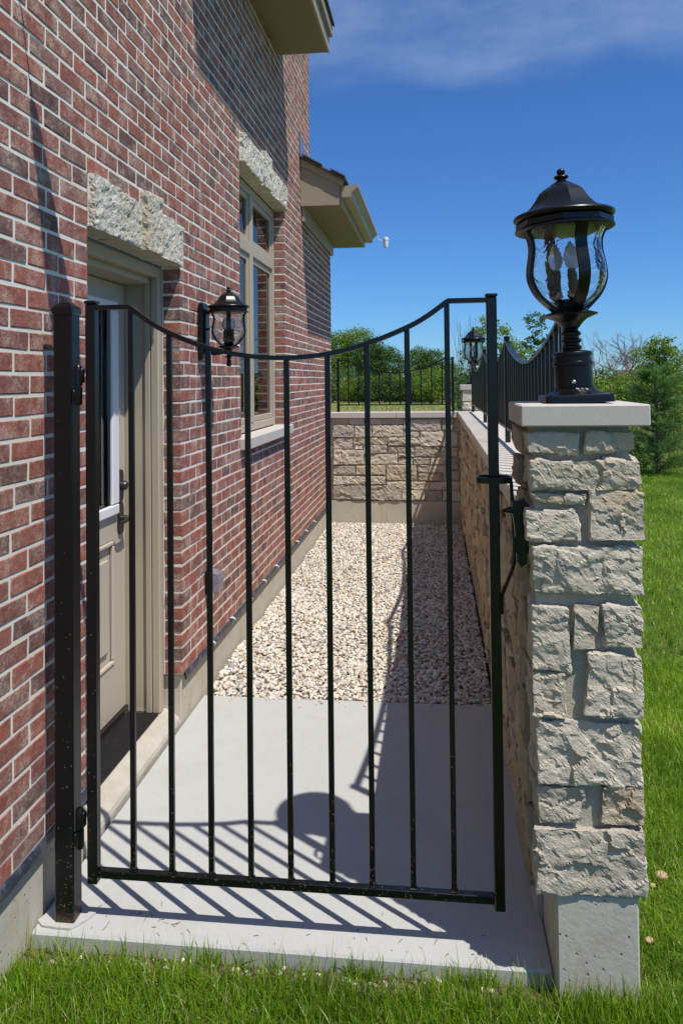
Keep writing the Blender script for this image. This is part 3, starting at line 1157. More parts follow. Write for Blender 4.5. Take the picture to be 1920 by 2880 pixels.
# the room behind, with hanging blind slats
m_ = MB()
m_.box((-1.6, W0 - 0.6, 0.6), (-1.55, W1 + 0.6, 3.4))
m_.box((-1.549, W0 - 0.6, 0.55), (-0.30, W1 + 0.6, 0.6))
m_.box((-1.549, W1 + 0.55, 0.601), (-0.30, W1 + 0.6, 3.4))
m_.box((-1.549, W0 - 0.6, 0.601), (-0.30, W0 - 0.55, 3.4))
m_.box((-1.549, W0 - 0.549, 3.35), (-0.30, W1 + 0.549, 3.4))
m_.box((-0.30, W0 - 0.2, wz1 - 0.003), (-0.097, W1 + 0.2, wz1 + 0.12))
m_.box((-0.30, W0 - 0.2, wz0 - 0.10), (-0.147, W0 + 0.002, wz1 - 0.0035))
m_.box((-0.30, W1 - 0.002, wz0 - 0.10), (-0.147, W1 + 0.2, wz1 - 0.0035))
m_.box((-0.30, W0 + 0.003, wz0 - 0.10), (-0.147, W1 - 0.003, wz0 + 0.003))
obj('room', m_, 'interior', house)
for i in range(7):
    m_ = MB()
    y = 6.02 + i * 0.085
    m_.box((-0.205, y, 1.36), (-0.19, y + 0.045, 3.1))
    obj('blind_slat', m_, 'blind', house)

# upper eave
m_ = MB()
E0, E1 = 3.83, 6.46
m_.box((0.006, E0, 4.447), (0.40, E1, 4.462))
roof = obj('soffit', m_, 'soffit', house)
m_ = MB()
m_.box((0.4005, E0 - 0.001, 4.442), (0.424, E1 + 0.001, 4.60), 0.003)
m_.box((0.006, E1 - 0.021, 4.463), (0.400, E1, 4.75), 0.0)
m_.box((0.006, E0, 4.463), (0.400, E0 + 0.021, 4.75), 0.0)
obj('fascia', m_, 'fascia', roof)
m_ = MB()
m_.box((0.4245, E0 - 0.02, 4.575), (0.452, E1 + 0.012, 4.665), 0.004)
obj('drip_edge', m_, 'trim', roof)
m_ = MB()
m_.prism([(0.47, 4.666), (0.47, 4.69), (-2.5, 6.3), (-2.5, 6.27), (0.0, 4.90)], 1, E0 - 0.03, E1 + 0.02)
obj('roof', m_, 'shingle', roof)

# lower eave with gutter
G0, G1 = 7.44, 9.95
m_ = MB()
m_.box((0.006, G0 + 0.022, 3.392), (0.385, G1, 3.407))
m_.box((-0.35, Y_C + 0.012, 3.392), (0.006, G1, 3.407))
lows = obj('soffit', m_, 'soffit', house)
m_ = MB()
m_.prism([(0.004, 3.385), (0.386, 3.385), (0.386, 3.60), (0.004, 3.80)], 1, G0, G0 + 0.02)
obj('gable_board', m_, 'fascia', lows)
m_ = MB()
m_.prism([(0.004, 3.775), (0.004, 3.845), (0.43, 3.612), (0.41, 3.56)], 1, G0 - 0.018, G0 - 0.0005)
obj('rake_trim', m_, 'fascia', lows)
m_ = MB()
m_.box((0.387, G0 + 0.001, 3.388), (0.404, G1, 3.60), 0.003)
m_.box((0.0065, G0 + 0.03, 3.243), (0.036, Y_C + 0.008, 3.391), 0.004)
m_.box((-0.4, Y_C + 0.0085, 3.243), (0.0360, Y_C + 0.034, 3.391), 0.004)
obj('frieze_board', m_, 'trim', lows)
m_ = MB()
gp = [(0.405, 3.56), (0.405, 3.452), (0.495, 3.452), (0.503, 3.50), (0.540, 3.535), (0.560, 3.55), (0.560, 3.574), (0.550, 3.574), (0.550, 3.556), (0.532, 3.543), (0.495, 3.512), (0.488, 3.460), (0.412, 3.460), (0.412, 3.56)]
m_.prism(gp, 1, G0 - 0.02, G1 + 0.03)
gut = obj('gutter', m_, 'trim', lows)
m_ = MB()
m_.prism([(0.413, 3.461), (0.487, 3.461), (0.494, 3.512), (0.531, 3.543), (0.549, 3.556), (0.549, 3.572), (0.413, 3.558)], 1, G0 - 0.018, G0 - 0.012)
m_.prism([(0.413, 3.461), (0.487, 3.461), (0.494, 3.512), (0.531, 3.543), (0.549, 3.556), (0.549, 3.572), (0.413, 3.558)], 1, G1 + 0.02, G1 + 0.026)
obj('end_cap', m_, 'trim', gut)
m_ = MB()
m_.prism([(0.455, 3.602), (0.455, 3.618), (0.004, 3.868), (0.004, 3.849)], 1, G0 - 0.05, Y_B)
m_.prism([(0.455, 3.602), (0.455, 3.618), (-2.4, 5.19), (-2.4, 5.17)], 1, Y_B + 0.001, G1 + 0.05)
obj('roof', m_, 'shingle', lows)
m_ = MB()
m_.prism([(0.44, 3.638), (0.30, 3.716), (0.30, 3.729), (0.44, 3.652)], 1, G0 - 0.06, G1 + 0.05)
m_.prism([(0.22, 3.758), (0.03, 3.865), (0.03, 3.879), (0.22, 3.772)], 1, G0 - 0.06, Y_B - 0.05)
obj('shingle_course', m_, 'shingle', lows)
m_ = MB()
m_.prism([(7.40, 3.87), (7.40, 4.10), (7.42, 4.10), (7.95, 3.87)], 0, 0.007, 0.012)
obj('step_flashing', m_, 'sheet_metal', house)
# rain sensor on the gutter's end
m_ = MB()
m_.tube([(0.55, G1 + 0.02, 3.56), (0.57, G1 + 0.05, 3.50), (0.60, G1 + 0.05, 3.485), (0.655, G1 + 0.05, 3.48)], 0.006, 6)
m_.lathe([(0.012, 0.075), (0.03, 0.07), (0.035, 0.05), (0.035, 0.035), (0.031, 0.033), (0.031, -0.03), (0.026, -0.06), (0.020, -0.062)], 14, (0.665, G1 + 0.05, 3.45))
obj('rain_sensor', m_, 'white', gut, angle=40)

# ------------------------------------------------------------------ stone walls
SW = thing('stone_wall', 'long low limestone wall with smooth coping along the right of the passage', 'wall', (1.7, 6.0, 0))
m_ = MB()
m_.box((1.578, 2.58, -0.3), (1.84, 9.70, 1.243))
mort = obj('mortar_core', m_, 'stone_mortar', SW)
m_ = MB()
m_.box((1.562, 2.60, -0.3), (1.8, 9.36, 0.055), 0.004)
obj('footing', m_, 'concrete', SW)


def ashlar(y0, y1, z0, z1, rs):
    """random coursed layout: list of (a, b, c, d)"""
    out = []
    z = z0
    while z < z1 - 0.03:
        hgt = rs.uniform(0.12, 0.21)
        if z1 - z - hgt < 0.09:
            hgt = z1 - z
        y = y0
        while y < y1 - 0.02:
            w = rs.uniform(0.18, 0.42)
            if y1 - y - w < 0.12:
                w = y1 - y
            if rs.random() < 0.35 and hgt > 0.14:
                q = rs.uniform(0.4, 0.6) * hgt
                out += [(y, y + w, z, z + q), (y, y + w, z + q, z + hgt)]
            else:
                out.append((y, y + w, z, z + hgt))
            y += w
        z += hgt
    return out


rs = random.Random(5)
for i, (a, b, c_, d_) in enumerate(ashlar(2.62, 9.33, 0.058, 1.243, rs)):
    near = a < 4.6
    p, f = rock_block((1.556 + rs.uniform(-0.016, 0.010), a + 0.010, c_ + 0.010), (1.60, b - 0.010, d_ - 0.010), 0.024 if near else 0.045, 0.014, 200 + i,
                      rough_axes=((0, -1), (1, -1), (1, 1), (2, -1), (2, 1)), rnd_edge=0.012)
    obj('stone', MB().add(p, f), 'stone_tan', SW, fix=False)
m_ = MB()
for a, b in ((2.60, 4.10), (4.104, 5.60), (5.604, 7.10), (7.104, 8.60), (8.604, 9.66)):
    m_ = MB()
    m_.box((1.528, a, 1.246), (1.885, b, 1.312), 0.004)
    obj('coping_stone', m_, 'cap_stone', SW)

EW = thing('stone_wall', 'low limestone wall with smooth coping closing the far end of the gravel', 'wall', (0.8, 9.5, 0))
m_ = MB()
m_.box((0.012, 9.372, -0.3), (1.553, 9.64, 1.249))
obj('mortar_core', m_, 'stone_mortar', EW)
m_ = MB()
m_.box((0.006, 9.352, -0.3), (1.552, 9.371, 0.265), 0.003)
obj('footing', m_, 'concrete', EW)
SX0, SX1 = 0.03, 1.548
lay = [(178, 345, 262, 322), (347, 505, 262, 322), (507, 675, 262, 322), (678, 890, 262, 322),
       (190, 398, 328, 440), (402, 572, 330, 440), (583, 885, 326, 440), (893, 1258, 272, 380), (1266, 1380, 272, 380),
       (192, 382, 450, 556), (394, 728, 450, 512), (402, 486, 517, 562), (494, 728, 517, 597), (736, 936, 447, 524), (893, 1046, 390, 442),
       (942, 1072, 449, 520), (1060, 1285, 388, 526), (1292, 1420, 388, 532), (730, 994, 532, 592), (196, 496, 566, 706), (504, 832, 602, 702),
       (840, 1000, 600, 630), (1002, 1244, 530, 632), (1252, 1420, 540, 632), (840, 980, 638, 700), (984, 1148, 638, 702), (1152, 1300, 638, 700), (1306, 1425, 640, 752),
       (188, 410, 714, 798), (420, 712, 712, 802), (718, 1014, 708, 854), (1022, 1130, 706, 780), (1136, 1300, 708, 780), (1032, 1262, 786, 858), (1268, 1430, 760, 858),
       (186, 706, 812, 894), (714, 1136, 864, 938), (1142, 1430, 864, 940), (186, 864, 902, 1040), (872, 1092, 944, 1042), (1098, 1262, 946, 1044), (1268, 1440, 946, 1044)]
for i, (a, b, c_, d_) in enumerate(lay):
    x0 = SX0 + (a - 178) * (SX1 - SX0) / (1440 - 178)
    x1 = SX0 + (b - 178) * (SX1 - SX0) / (1440 - 178)
    zt_ = 1.246 - (c_ - 262) * (1.246 - 0.27) / (1046 - 262)
    zb_ = 1.246 - (d_ - 262) * (1.246 - 0.27) / (1046 - 262)
    thin = c_ < 325 and d_ < 325
    p, f = rock_block((x0 + 0.003, 9.345 + (0.012 if thin else random.uniform(-0.010, 0.006)), zb_ + 0.003), (x1 - 0.003, 9.42, zt_ - 0.003), 0.016, 0.003 if thin else 0.0065, 500 + i,
                      rough_axes=((1, -1), (0, -1), (0, 1), (2, -1), (2, 1)), rnd_edge=0.009)
    obj('stone', MB().add(p, f), 'stone_warm', EW, fix=False)
for a, b in ((0.008, 0.80), (0.803, 1.526)):
    m_ = MB()
    m_.box((a, 9.318, 1.2505), (b, 9.665, 1.317), 0.004)
    obj('coping_stone', m_, 'cap_stone', EW)

# ------------------------------------------------------------------ piers
PF = 2.285


def px_x(u):
    return 1.517 + (u - 1480) * (1.829 - 1.517) / 320.0


def px_z(v):
    return 1.167 - (v - 1600) * (1.167 - 0.369) / 800.0


pier = thing('stone_pier', 'near pier of rough grey limestone blocks carrying the large lantern', 'pier', (1.67, 2.43, -0.1))
m_ = MB()
m_.box((1.542, PF + 0.022, 0.27), (1.806, 2.575, 1.571))
obj('mortar_core', m_, 'stone_mortar', pier)
m_ = MB()
m_.box((1.583, PF + 0.003, -0.3), (1.808, 2.57, 0.266), 0.006)
b_ = obj('base', m_, 'concrete', pier)
b_['label'] = 'pitted concrete base of the pier'
rows = [(1490, 1640, 1212, 1277), (1643, 1794, 1212, 1267), (1494, 1808, 1284, 1372), (1496, 1660, 1382, 1418), (1481, 1628, 1424, 1524),
        (1660, 1813, 1376, 1518), (1492, 1810, 1534, 1674), (1485, 1600, 1703, 1888), (1610, 1680, 1699, 1820), (1686, 1802, 1692, 1822),
        (1490, 1592, 1894, 2024), (1638, 1803, 1828, 2008), (1494, 1800, 2024, 2204), (1494, 1632, 2208, 2314), (1672, 1801, 2196, 2312), (1492, 1803, 2320, 2508)]
prs = random.Random(3)
for i, (a, b, c_, d_) in enumerate(rows):
    x0, x1, z0, z1 = px_x(a), px_x(b), px_z(d_), px_z(c_)
    z1 = min(z1, 1.566)
    p, f = rock_block((x0 + 0.003, PF + prs.uniform(-0.008, 0.004), z0 + 0.003), (x1 - 0.003, PF + 0.13, z1 - 0.003), 0.0052, 0.0066, 900 + 13 * i, rnd_edge=0.010,
                      rough_axes=((0, -1), (0, 1), (1, -1), (2, -1), (2, 1)))
    obj('stone', MB().add(p, f), 'stone_grey', pier, fix=False)
z = 0.275
i = 0
while z < 1.54:
    hgt = prs.uniform(0.09, 0.2)
    if 1.565 - z - hgt < 0.08:
        hgt = 1.565 - z
    for x0, x1, sgn in ((1.518, 1.58, -1), (1.76, 1.832, 1)):
        p, f = rock_block((x0 + prs.uniform(-0.006, 0.006), 2.425, z + 0.008), (x1, 2.60, z + hgt - 0.008), 0.014, 0.008, 1300 + i, rnd_edge=0.010,
                          rough_axes=((0, -1), (0, 1), (1, -1), (1, 1), (2, -1), (2, 1)))
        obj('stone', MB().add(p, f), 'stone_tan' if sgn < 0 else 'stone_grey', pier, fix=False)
        i += 1
    z += hgt
m_ = MB()
m_.box((1.503, 2.258, 1.572), (1.855, 2.625, 1.633), 0.004)
cap = obj('cap', m_, 'cap_stone', pier)
cap['label'] = 'smooth sawn limestone cap slab'
# gravity latch bolted to the pier
m_ = MB()
lx, ly = 1.508, 2.36
m_.prism([(1.485, 1.348), (1.520, 1.356), (1.535, 1.335), (1.532, 1.30), (1.524, 1.17), (1.508, 1.155), (1.496, 1.175), (1.490, 1.28), (1.485, 1.31)], 1, ly - 0.012, ly + 0.012)
m_.tube([(1.455, ly, 1.318), (1.475, ly, 1.322), (1.51, ly, 1.318), (1.545, ly, 1.312), (1.553, ly - 0.002, 1.308)], [0.004, 0.009, 0.012, 0.009, 0.005], 8)
m_.box((1.483, ly - 0.018, 1.20), (1.496, ly - 0.006, 1.245), 0.002)
m_.box((1.500, ly + 0.0125, 1.19), (1.545, ly + 0.06, 1.30), 0.003)
la = obj('latch', m_, 'iron', pier)
la['label'] = 'black gate latch bolted to the side of the pier'

fpier = thing('stone_pier', 'far pier of limestone blocks at the corner of the two walls', 'pier', (1.74, 9.85, -0.1))
m_ = MB()
m_.box((1.615, 9.70, -0.3), (1.86, 9.98, 1.567))
obj('mortar_core', m_, 'stone_mortar', fpier)
for i, (a, b, c_, d_) in enumerate(((1.60, 1.88, 1.435, 1.562), (1.595, 1.735, 1.318, 1.425), (1.745, 1.885, 1.318, 1.425), (1.60, 1.88, 1.12, 1.305))):
    p, f = rock_block((a, 9.685, c_), (b, 9.99, d_), 0.03, 0.003 if i == 0 else 0.012, 1500 + i, rnd_edge=0.008)
    obj('stone', MB().add(p, f), 'stone_warm', fpier, fix=False)
m_ = MB()
m_.box((1.566, 9.665, 1.5675), (1.915, 10.01, 1.633), 0.004)
obj('cap', m_, 'cap_stone', fpier)


# ------------------------------------------------------------------ lanterns
S = 3.30e-4
GP = [(150, 1392), (222, 1330), (300, 1250), (350, 1160), (370, 1080), (364, 990), (346, 900), (336, 820), (344, 740), (372, 680), (398, 640)]


def smooth_prof(pr, n=4):
    pr = np.array(pr, float)
    out = []
    m = len(pr)
    for i in range(m - 1):
        p0, p1, p2, p3 = pr[max(i - 1, 0)], pr[i], pr[i + 1], pr[min(i + 2, m - 1)]
        for t in np.linspace(0, 1, n, endpoint=False):
            out.append(0.5 * ((2 * p1) + (-p0 + p2) * t + (2 * p0 - 5 * p1 + 4 * p2 - p3) * t * t + (-p0 + 3 * p1 - 3 * p2 + p3) * t ** 3))
    out.append(pr[-1])
    return out


def lamp_body(root, sc, base_z, ctr, upper_only=False):
    """hood, finial, glass, ribs and bulbs; heights as read off the post lantern (px up from its foot)"""
    def Z(y):
        return base_z + (2240 - y) * S * sc

    def prof(pl):
        return [(r * S * sc, Z(y) - ctr[2]) for r, y in pl]
    c0 = (ctr[0], ctr[1], ctr[2])
    # hood: eight-sided bell over an eight-sided band
    m = MB()
    ph = R(-90)
    m.lathe(prof([(405, 664), (436, 660), (446, 652), (446, 640), (436, 632), (415, 628)]), 40, c0)
    m.lathe(prof([(425, 632), (436, 620), (436, 572), (425, 560)]), 8, c0, ph - R(10))
    m.lathe(prof([(415, 562), (434, 558), (450, 546), (455, 530), (448, 514), (425, 502), (395, 496)]), 40, c0)
    obj('hood_band', m, 'lamp_metal', root, angle=40)
    m = MB()
    m.lathe(prof(smooth_prof([(412, 499), (345, 472), (292, 425), (250, 372), (214, 315), (165, 272), (128, 250)], 3)), 8, c0, ph + R(4.5))
    obj('hood', m, 'lamp_metal', root, angle=24)
    m = MB()
    m.lathe(prof([(120, 252), (112, 240), (95, 228), (60, 208), (40, 196), (40, 186), (60, 178), (68, 166), (62, 154), (40, 148), (24, 146), (22, 142), (34, 134), (40, 116), (36, 100), (22, 88), (3, 84)]), 20, c0)
    obj('finial', m, 'lamp_metal', root, angle=50)
    # glass: a real shell, inner and outer face
    go = [(r - 22, y) for r, y in smooth_prof(GP, 3)]
    gi = [(r - 8, y) for r, y in go[::-1]]
    m = MB()
    pr = prof(go + gi)
    m.lathe(pr + [pr[0]], 40, c0, 0, cap=False)
    obj('glass', m, 'lamp_glass', root, smooth=True)
    sp = smooth_prof(GP, 3)
    for k in range(4):
        th = ph + R(15 + 90 * k)
        pts_ = np.array([(c0[0] + (r - 12) * S * sc * math.cos(th), c0[1] + (r - 12) * S * sc * math.sin(th), Z(y)) for r, y in sp])
        m = MB()
        m.sweep(pts_, 100 * S * sc, 34 * S * sc, (-math.sin(th), math.cos(th), 0))
        obj('rib', m, 'lamp_metal', root, angle=35)
    m = MB()
    m.lathe(prof([(20, 1410), (150, 1408), (158, 1385), (120, 1360), (110, 1320), (60, 1290), (20, 1288)]), 20, c0)
    obj('bulb_tray', m, 'lamp_metal', root, angle=40)
    for k in range(3):
        th = ph + R(15 + 120 * k)
        bx, by = c0[0] + 95 * S * sc * math.cos(th), c0[1] + 95 * S * sc * math.sin(th)
        m = MB()
        m.lathe([(r * S * sc, Z(y) - c0[2]) for r, y in ((30, 1300), (52, 1262), (48, 1225), (36, 1215), (36, 1030), (30, 1022))], 12, (bx, by, c0[2]))
        sl = obj('candle', m, 'sleeve', root, angle=40)
        m = MB()
        m.lathe([(r * S * sc, Z(y) - c0[2]) for r, y in ((24, 1021), (44, 995), (64, 950), (68, 915), (58, 868), (38, 818), (16, 785), (2, 774))], 14, (bx, by, c0[2]))
        obj('bulb', m, 'bulb', sl, smooth=True)


def post_lantern(label, ctr, tilt):
    root = thing('post_lantern', label, 'lantern', ctr, 'lanterns standing on the stone piers')
    c0 = ctr
    lamp_body(root, 1.0, ctr[2], ctr)

    def prof(pl):
        return [(r * S, (2240 - y) * S) for r, y in pl]
    m = MB()
    hw = 300 * S
    v_, f_ = [], []
    ring = []
    for sx_, sy_ in ((1, 1), (-1, 1), (-1, -1), (1, -1)):
        for t in np.linspace(0, 90, 5):
            a0 = {(1, 1): 0, (-1, 1): 90, (-1, -1): 180, (1, -1): 270}[(sx_, sy_)]
            ring.append((sx_ * (hw - 0.02) + 0.02 * math.cos(R(a0 + t)), sy_ * (hw - 0.02) + 0.02 * math.sin(R(a0 + t))))
    n = len(ring)
    for zz, sc_ in ((0.001, 1.0), (0.021, 0.985), (0.026, 0.96)):
        v_ += [(c0[0] + x * sc_, c0[1] + y * sc_, c0[2] + zz) for x, y in ring]
    for i in range(2):
        for k in range(n):
            f_.append((i * n + k, i * n + (k + 1) % n, (i + 1) * n + (k + 1) % n, (i + 1) * n + k))
    f_ += [tuple(range(n))[::-1], tuple(range(2 * n, 3 * n))]
    m.add(v_, f_)
    obj('base_plate', m, 'lamp_metal', root, angle=40)
    # twisted flutes between plate and column
    m = MB()
    nf, v_, f_ = 96, [], []
    for i, t in enumerate(np.linspace(0, 1, 9)):
        r0 = (262 - 95 * (1 - (1 - t) ** 2.2)) * S
        for k in range(nf):
            th = 2 * math.pi * k / nf
            w = abs(math.sin((th + 0.35 * t) * 10))
            rr = r0 * (0.93 + 0.07 * w)
            v_.append((c0[0] + rr * math.cos(th), c0[1] + rr * math.sin(th), c0[2] + 0.0262 + t * 0.024))
    for i in range(8):
        for k in range(nf):
            f_.append((i * nf + k, i * nf + (k + 1) % nf, (i + 1) * nf + (k + 1) % nf, (i + 1) * nf + k))
    f_.append(tuple(8 * nf + k for k in range(nf)))
    m.add(v_, f_)
    obj('fluted_foot', m, 'lamp_metal', root, angle=50)
    m = MB()
    m.lathe(prof([(171, 2092), (171, 1905), (180, 1898), (182, 1882), (178, 1868), (168, 1862), (168, 1815), (176, 1808), (178, 1792), (170, 1778), (140, 1770), (80, 1762)]), 32, c0)
    obj('column', m, 'lamp_metal', root, angle=40)
    m = MB()
    sp = [(72, 1762)]
    for y in (1735, 1672, 1608):
        sp += [(72, y + 22), (88, y + 14), (92, y), (86, y - 12), (70, y - 20)]
    sp += [(66, 1572)]
    m.lathe(prof(sp), 24, c0)
    obj('spool_neck', m, 'lamp_metal', root, angle=50)
    m = MB()
    m.lathe(prof([(60, 1571), (80, 1552), (108, 1515), (150, 1478), (215, 1452), (248, 1440), (250, 1430), (215, 1420), (180, 1409), (150, 1402)]), 32, c0)
    obj('cup', m, 'lamp_metal', root, angle=50)
    m = MB()
    m.lathe([(0.006, 0.0), (0.006, 0.004), (0.002, 0.006)], 8, (0, 0, 0))
    v_, f_ = m.arrays()
    v_ = np.stack([v_[:, 0], -v_[:, 2], v_[:, 1]], 1) + (c0[0] - 0.01, c0[1] - 171 * S + 0.001, c0[2] + (2240 - 2085) * S + 0.012)
    obj('screw', MB().add(v_, f_), 'sheet_metal', root)
    root.rotation_euler = (0, tilt, 0)
    return root


post_lantern('large black lantern with clear wavy glass on the near pier cap', (1.684, 2.44, 1.6335), R(-2.6))
post_lantern('distant black lantern on the far pier beyond the fence', (1.742, 9.84, 1.6335), 0.0)

wl = thing('wall_lantern', 'black wall lantern with wavy glass between the door and the window', 'lantern', (0.0, 4.14, 1.95))
wc = (0.162, 4.145)
sc_w = 0.745
rim_z = 2.106
base_w = rim_z - (2240 - 550) * S * sc_w
lamp_body(wl, sc_w, base_w, (wc[0], wc[1], 1.95))
m = MB()
m.box((0.008, wc[1] - 0.055, 1.822), (0.034, wc[1] + 0.055, 2.135), 0.010)
m.box((0.0345, wc[1] - 0.038, 1.86), (0.046, wc[1] + 0.038, 2.10), 0.006)
obj('back_plate', m, 'lamp_metal', wl)
m = MB()
zc_ = base_w + (2240 - 1440) * S * sc_w
m.tube([(0.046, wc[1], 1.865), (0.08, wc[1], 1.858), (0.12, wc[1], 1.862), (wc[0], wc[1], zc_ - 0.012)], [0.011, 0.010, 0.010, 0.012], 10)
m.tube([(0.046, wc[1], 2.075), (0.06, wc[1], 2.09), (0.075, wc[1], 2.10)], 0.009, 8)
m.tube([(0.046, wc[1] - 0.02, 1.99), (0.065, wc[1] - 0.02, 1.99)], 0.006, 8)
obj('arm', m, 'lamp_metal', wl, smooth=True)
m = MB()
m.lathe([(0.002, -0.088), (0.012, -0.084), (0.015, -0.075), (0.010, -0.066), (0.017, -0.060), (0.008, -0.052), (0.012, -0.040), (0.026, -0.036), (0.010, -0.028), (0.010, -0.012), (0.018, -0.004), (0.028, 0.006), (0.055, 0.014), (0.06, 0.018), (0.05, 0.024)], 20, (wc[0], wc[1], zc_ - 0.012))
obj('drop_finial', m, 'lamp_metal', wl, angle=50)

# ------------------------------------------------------------------ gate
GY = 2.42
gp_ = thing('gate_post', 'square black steel gate post with a cap beside the brick wall', 'post', (0.084, GY, 0))
m = MB()
m.box((0.052, GY - 0.03, 0.002), (0.116, GY + 0.03, 1.935), 0.004)
obj('shaft', m, 'iron_post', gp_)
m = MB()
m.box((0.048, GY - 0.034, 1.93), (0.120, GY + 0.034, 1.951), 0.003)
m.add([(0.05, GY - 0.032, 1.9515), (0.118, GY - 0.032, 1.9515), (0.118, GY + 0.032, 1.9515), (0.05, GY + 0.032, 1.9515), (0.068, GY - 0.014, 1.968), (0.10, GY - 0.014, 1.968), (0.10, GY + 0.014, 1.968), (0.068, GY + 0.014, 1.968)],
      [(0, 1, 5, 4), (1, 2, 6, 5), (2, 3, 7, 6), (3, 0, 4, 7), (4, 5, 6, 7), (3, 2, 1, 0)])
obj('post_cap', m, 'iron', gp_)
m = MB()
pol = [(-0.004, 2.395), (0.022, 2.376), (0.072, 2.365), (0.115, 2.367), (0.128, 2.39), (0.148, 2.415), (0.160, 2.452), (0.132, 2.468), (0.06, 2.470), (0.02, 2.462)]
pol = [(x + random.uniform(-0.004, 0.004), y + random.uniform(-0.004, 0.004)) for x, y in pol]
m.prism(pol, 2, 0.001, 0.007)
o = obj('grout_patch', m, 'grout', gp_)
o['label'] = 'white grout patch round the foot of the post'

gate = thing('iron_gate', 'tall black iron gate with straight bars and a dipping top rail', 'gate', (0.80, GY, 0.12))
xl, xr = 0.170, 1.437
for x, z1_ in ((xl, 1.972), (xr, 1.966)):
    m = MB()
    w = 0.0165 if x == xl else 0.0155
    m.box((x - w, GY - w, 0.122), (x + w, GY + w, z1_ - 0.010), 0.003)
    m.box((x - w - 0.003, GY - w - 0.003, z1_ - 0.0095), (x + w + 0.003, GY + w + 0.003, z1_), 0.003)
    obj('stile', m, 'iron', gate)
bx = [0.301, 0.427, 0.554, 0.680, 0.805, 0.934, 1.057, 1.181, 1.303]
cpts = [(xl + 0.017, 1.950), (0.290, 1.950), (0.301, 1.9485), (0.427, 1.865), (0.554, 1.815), (0.680, 1.788), (0.805, 1.780), (0.934, 1.790), (1.057, 1.820), (1.181, 1.868), (1.296, 1.944), (1.306, 1.948), (xr - 0.016, 1.947)]
m = MB()
seg1 = [(xl + 0.016, 1.950), (0.297, 1.950)]
mid = smooth_prof([(0.297, 1.950), (0.36, 1.904), (0.427, 1.865), (0.554, 1.815), (0.680, 1.788), (0.805, 1.780), (0.934, 1.790), (1.057, 1.820), (1.181, 1.868), (1.245, 1.903), (1.306, 1.947)], 5)
seg3 = [(xr - 0.015, 1.947)]
path = [(x, GY, z) for x, z in seg1[:1]] + [(x, GY, z) for x, z in mid] + [(x, GY, z) for x, z in seg3]
m.sweep(path, 0.025, 0.0145, (0, 1, 0))
obj('top_rail', m, 'iron', gate, angle=25)
m = MB()
m.box((xl + 0.017, GY - 0.0125, 0.140), (xr - 0.016, GY + 0.0125, 0.165), 0.002)
obj('bottom_rail', m, 'iron', gate)


def curve_z(x):
    pm = np.array(mid)
    return float(np.interp(x, pm[:, 0], pm[:, 1]))


for x in bx:
    m = MB()
    m.box((x - 0.0082, GY - 0.0082, 0.1655), (x + 0.0082, GY + 0.0082, curve_z(x) - 0.006), 0.0015)
    m.box((x - 0.0112, GY - 0.0112, 0.1652), (x + 0.0112, GY + 0.0112, 0.1705), 0.0024, jit=0.0006)
    obj('bar', m, 'iron', gate)
# hinges
for z in (1.70, 0.30):
    m = MB()
    hx = 0.133
    m.tube([(hx, GY - 0.022, z - 0.062), (hx, GY - 0.022, z - 0.055), (hx, GY - 0.022, z - 0.006)], [0.011, 0.0135, 0.0135], 14)
    m.tube([(hx, GY - 0.022, z + 0.0), (hx, GY - 0.022, z + 0.058), (hx, GY - 0.022, z + 0.064)], [0.0135, 0.0135, 0.009], 14)
    m.tube([(hx, GY - 0.022, z - 0.008), (hx, GY - 0.022, z + 0.002)], 0.009, 10)
    m.box((0.1165, GY - 0.034, z - 0.052), (0.126, GY - 0.014, z - 0.014), 0.002)
    m.box((0.141, GY - 0.034, z + 0.008), (0.1525, GY - 0.014, z + 0.054), 0.002)
    obj('hinge', m, 'iron', gate, angle=40)
# latch ring and its bent rod
m = MB()
rz = 1.405
rc = (1.430, GY - 0.01)
ringp = []
for sg, t0, t1 in ((1, 0, 1),):
    for t in np.linspace(0, 2 * math.pi, 37):
        ringp.append((1.438 + 0.054 * np.sign(math.cos(t)) * abs(math.cos(t)) ** 0.7, GY - 0.005 + 0.040 * np.sign(math.sin(t)) * abs(math.sin(t)) ** 0.8, rz))
v_, f_ = [], []
rp = np.array(ringp[:-1])
ctr_ = rp.mean(0)
n = len(rp)
for zz, k_ in ((-0.009, 1.0), (0.009, 1.0), (0.009, 0.86), (-0.009, 0.86)):
    q = ctr_ + (rp - ctr_) * k_
    q[:, 2] = rz + zz
    v_.append(q)
v_ = np.vstack(v_)
for j in range(4):
    for k in range(n):
        f_.append((j * n + k, j * n + (k + 1) % n, ((j + 1) % 4) * n + (k + 1) % n, ((j + 1) % 4) * n + k))
m.add(v_, f_)
obj('latch_ring', m, 'iron', gate, angle=40)
m = MB()
m.tube(smooth_prof([(1.487, GY - 0.02, 1.40), (1.489, GY - 0.02, 1.34), (1.492, GY - 0.02, 1.25), (1.494, GY - 0.02, 1.18), (1.489, GY - 0.018, 1.145), (1.475, GY - 0.01, 1.105), (1.462, GY - 0.005, 1.07), (1.456, GY, 1.045), (1.456, GY, 1.00)], 4), 0.0055, 8)
obj('latch_rod', m, 'iron', gate, smooth=True)
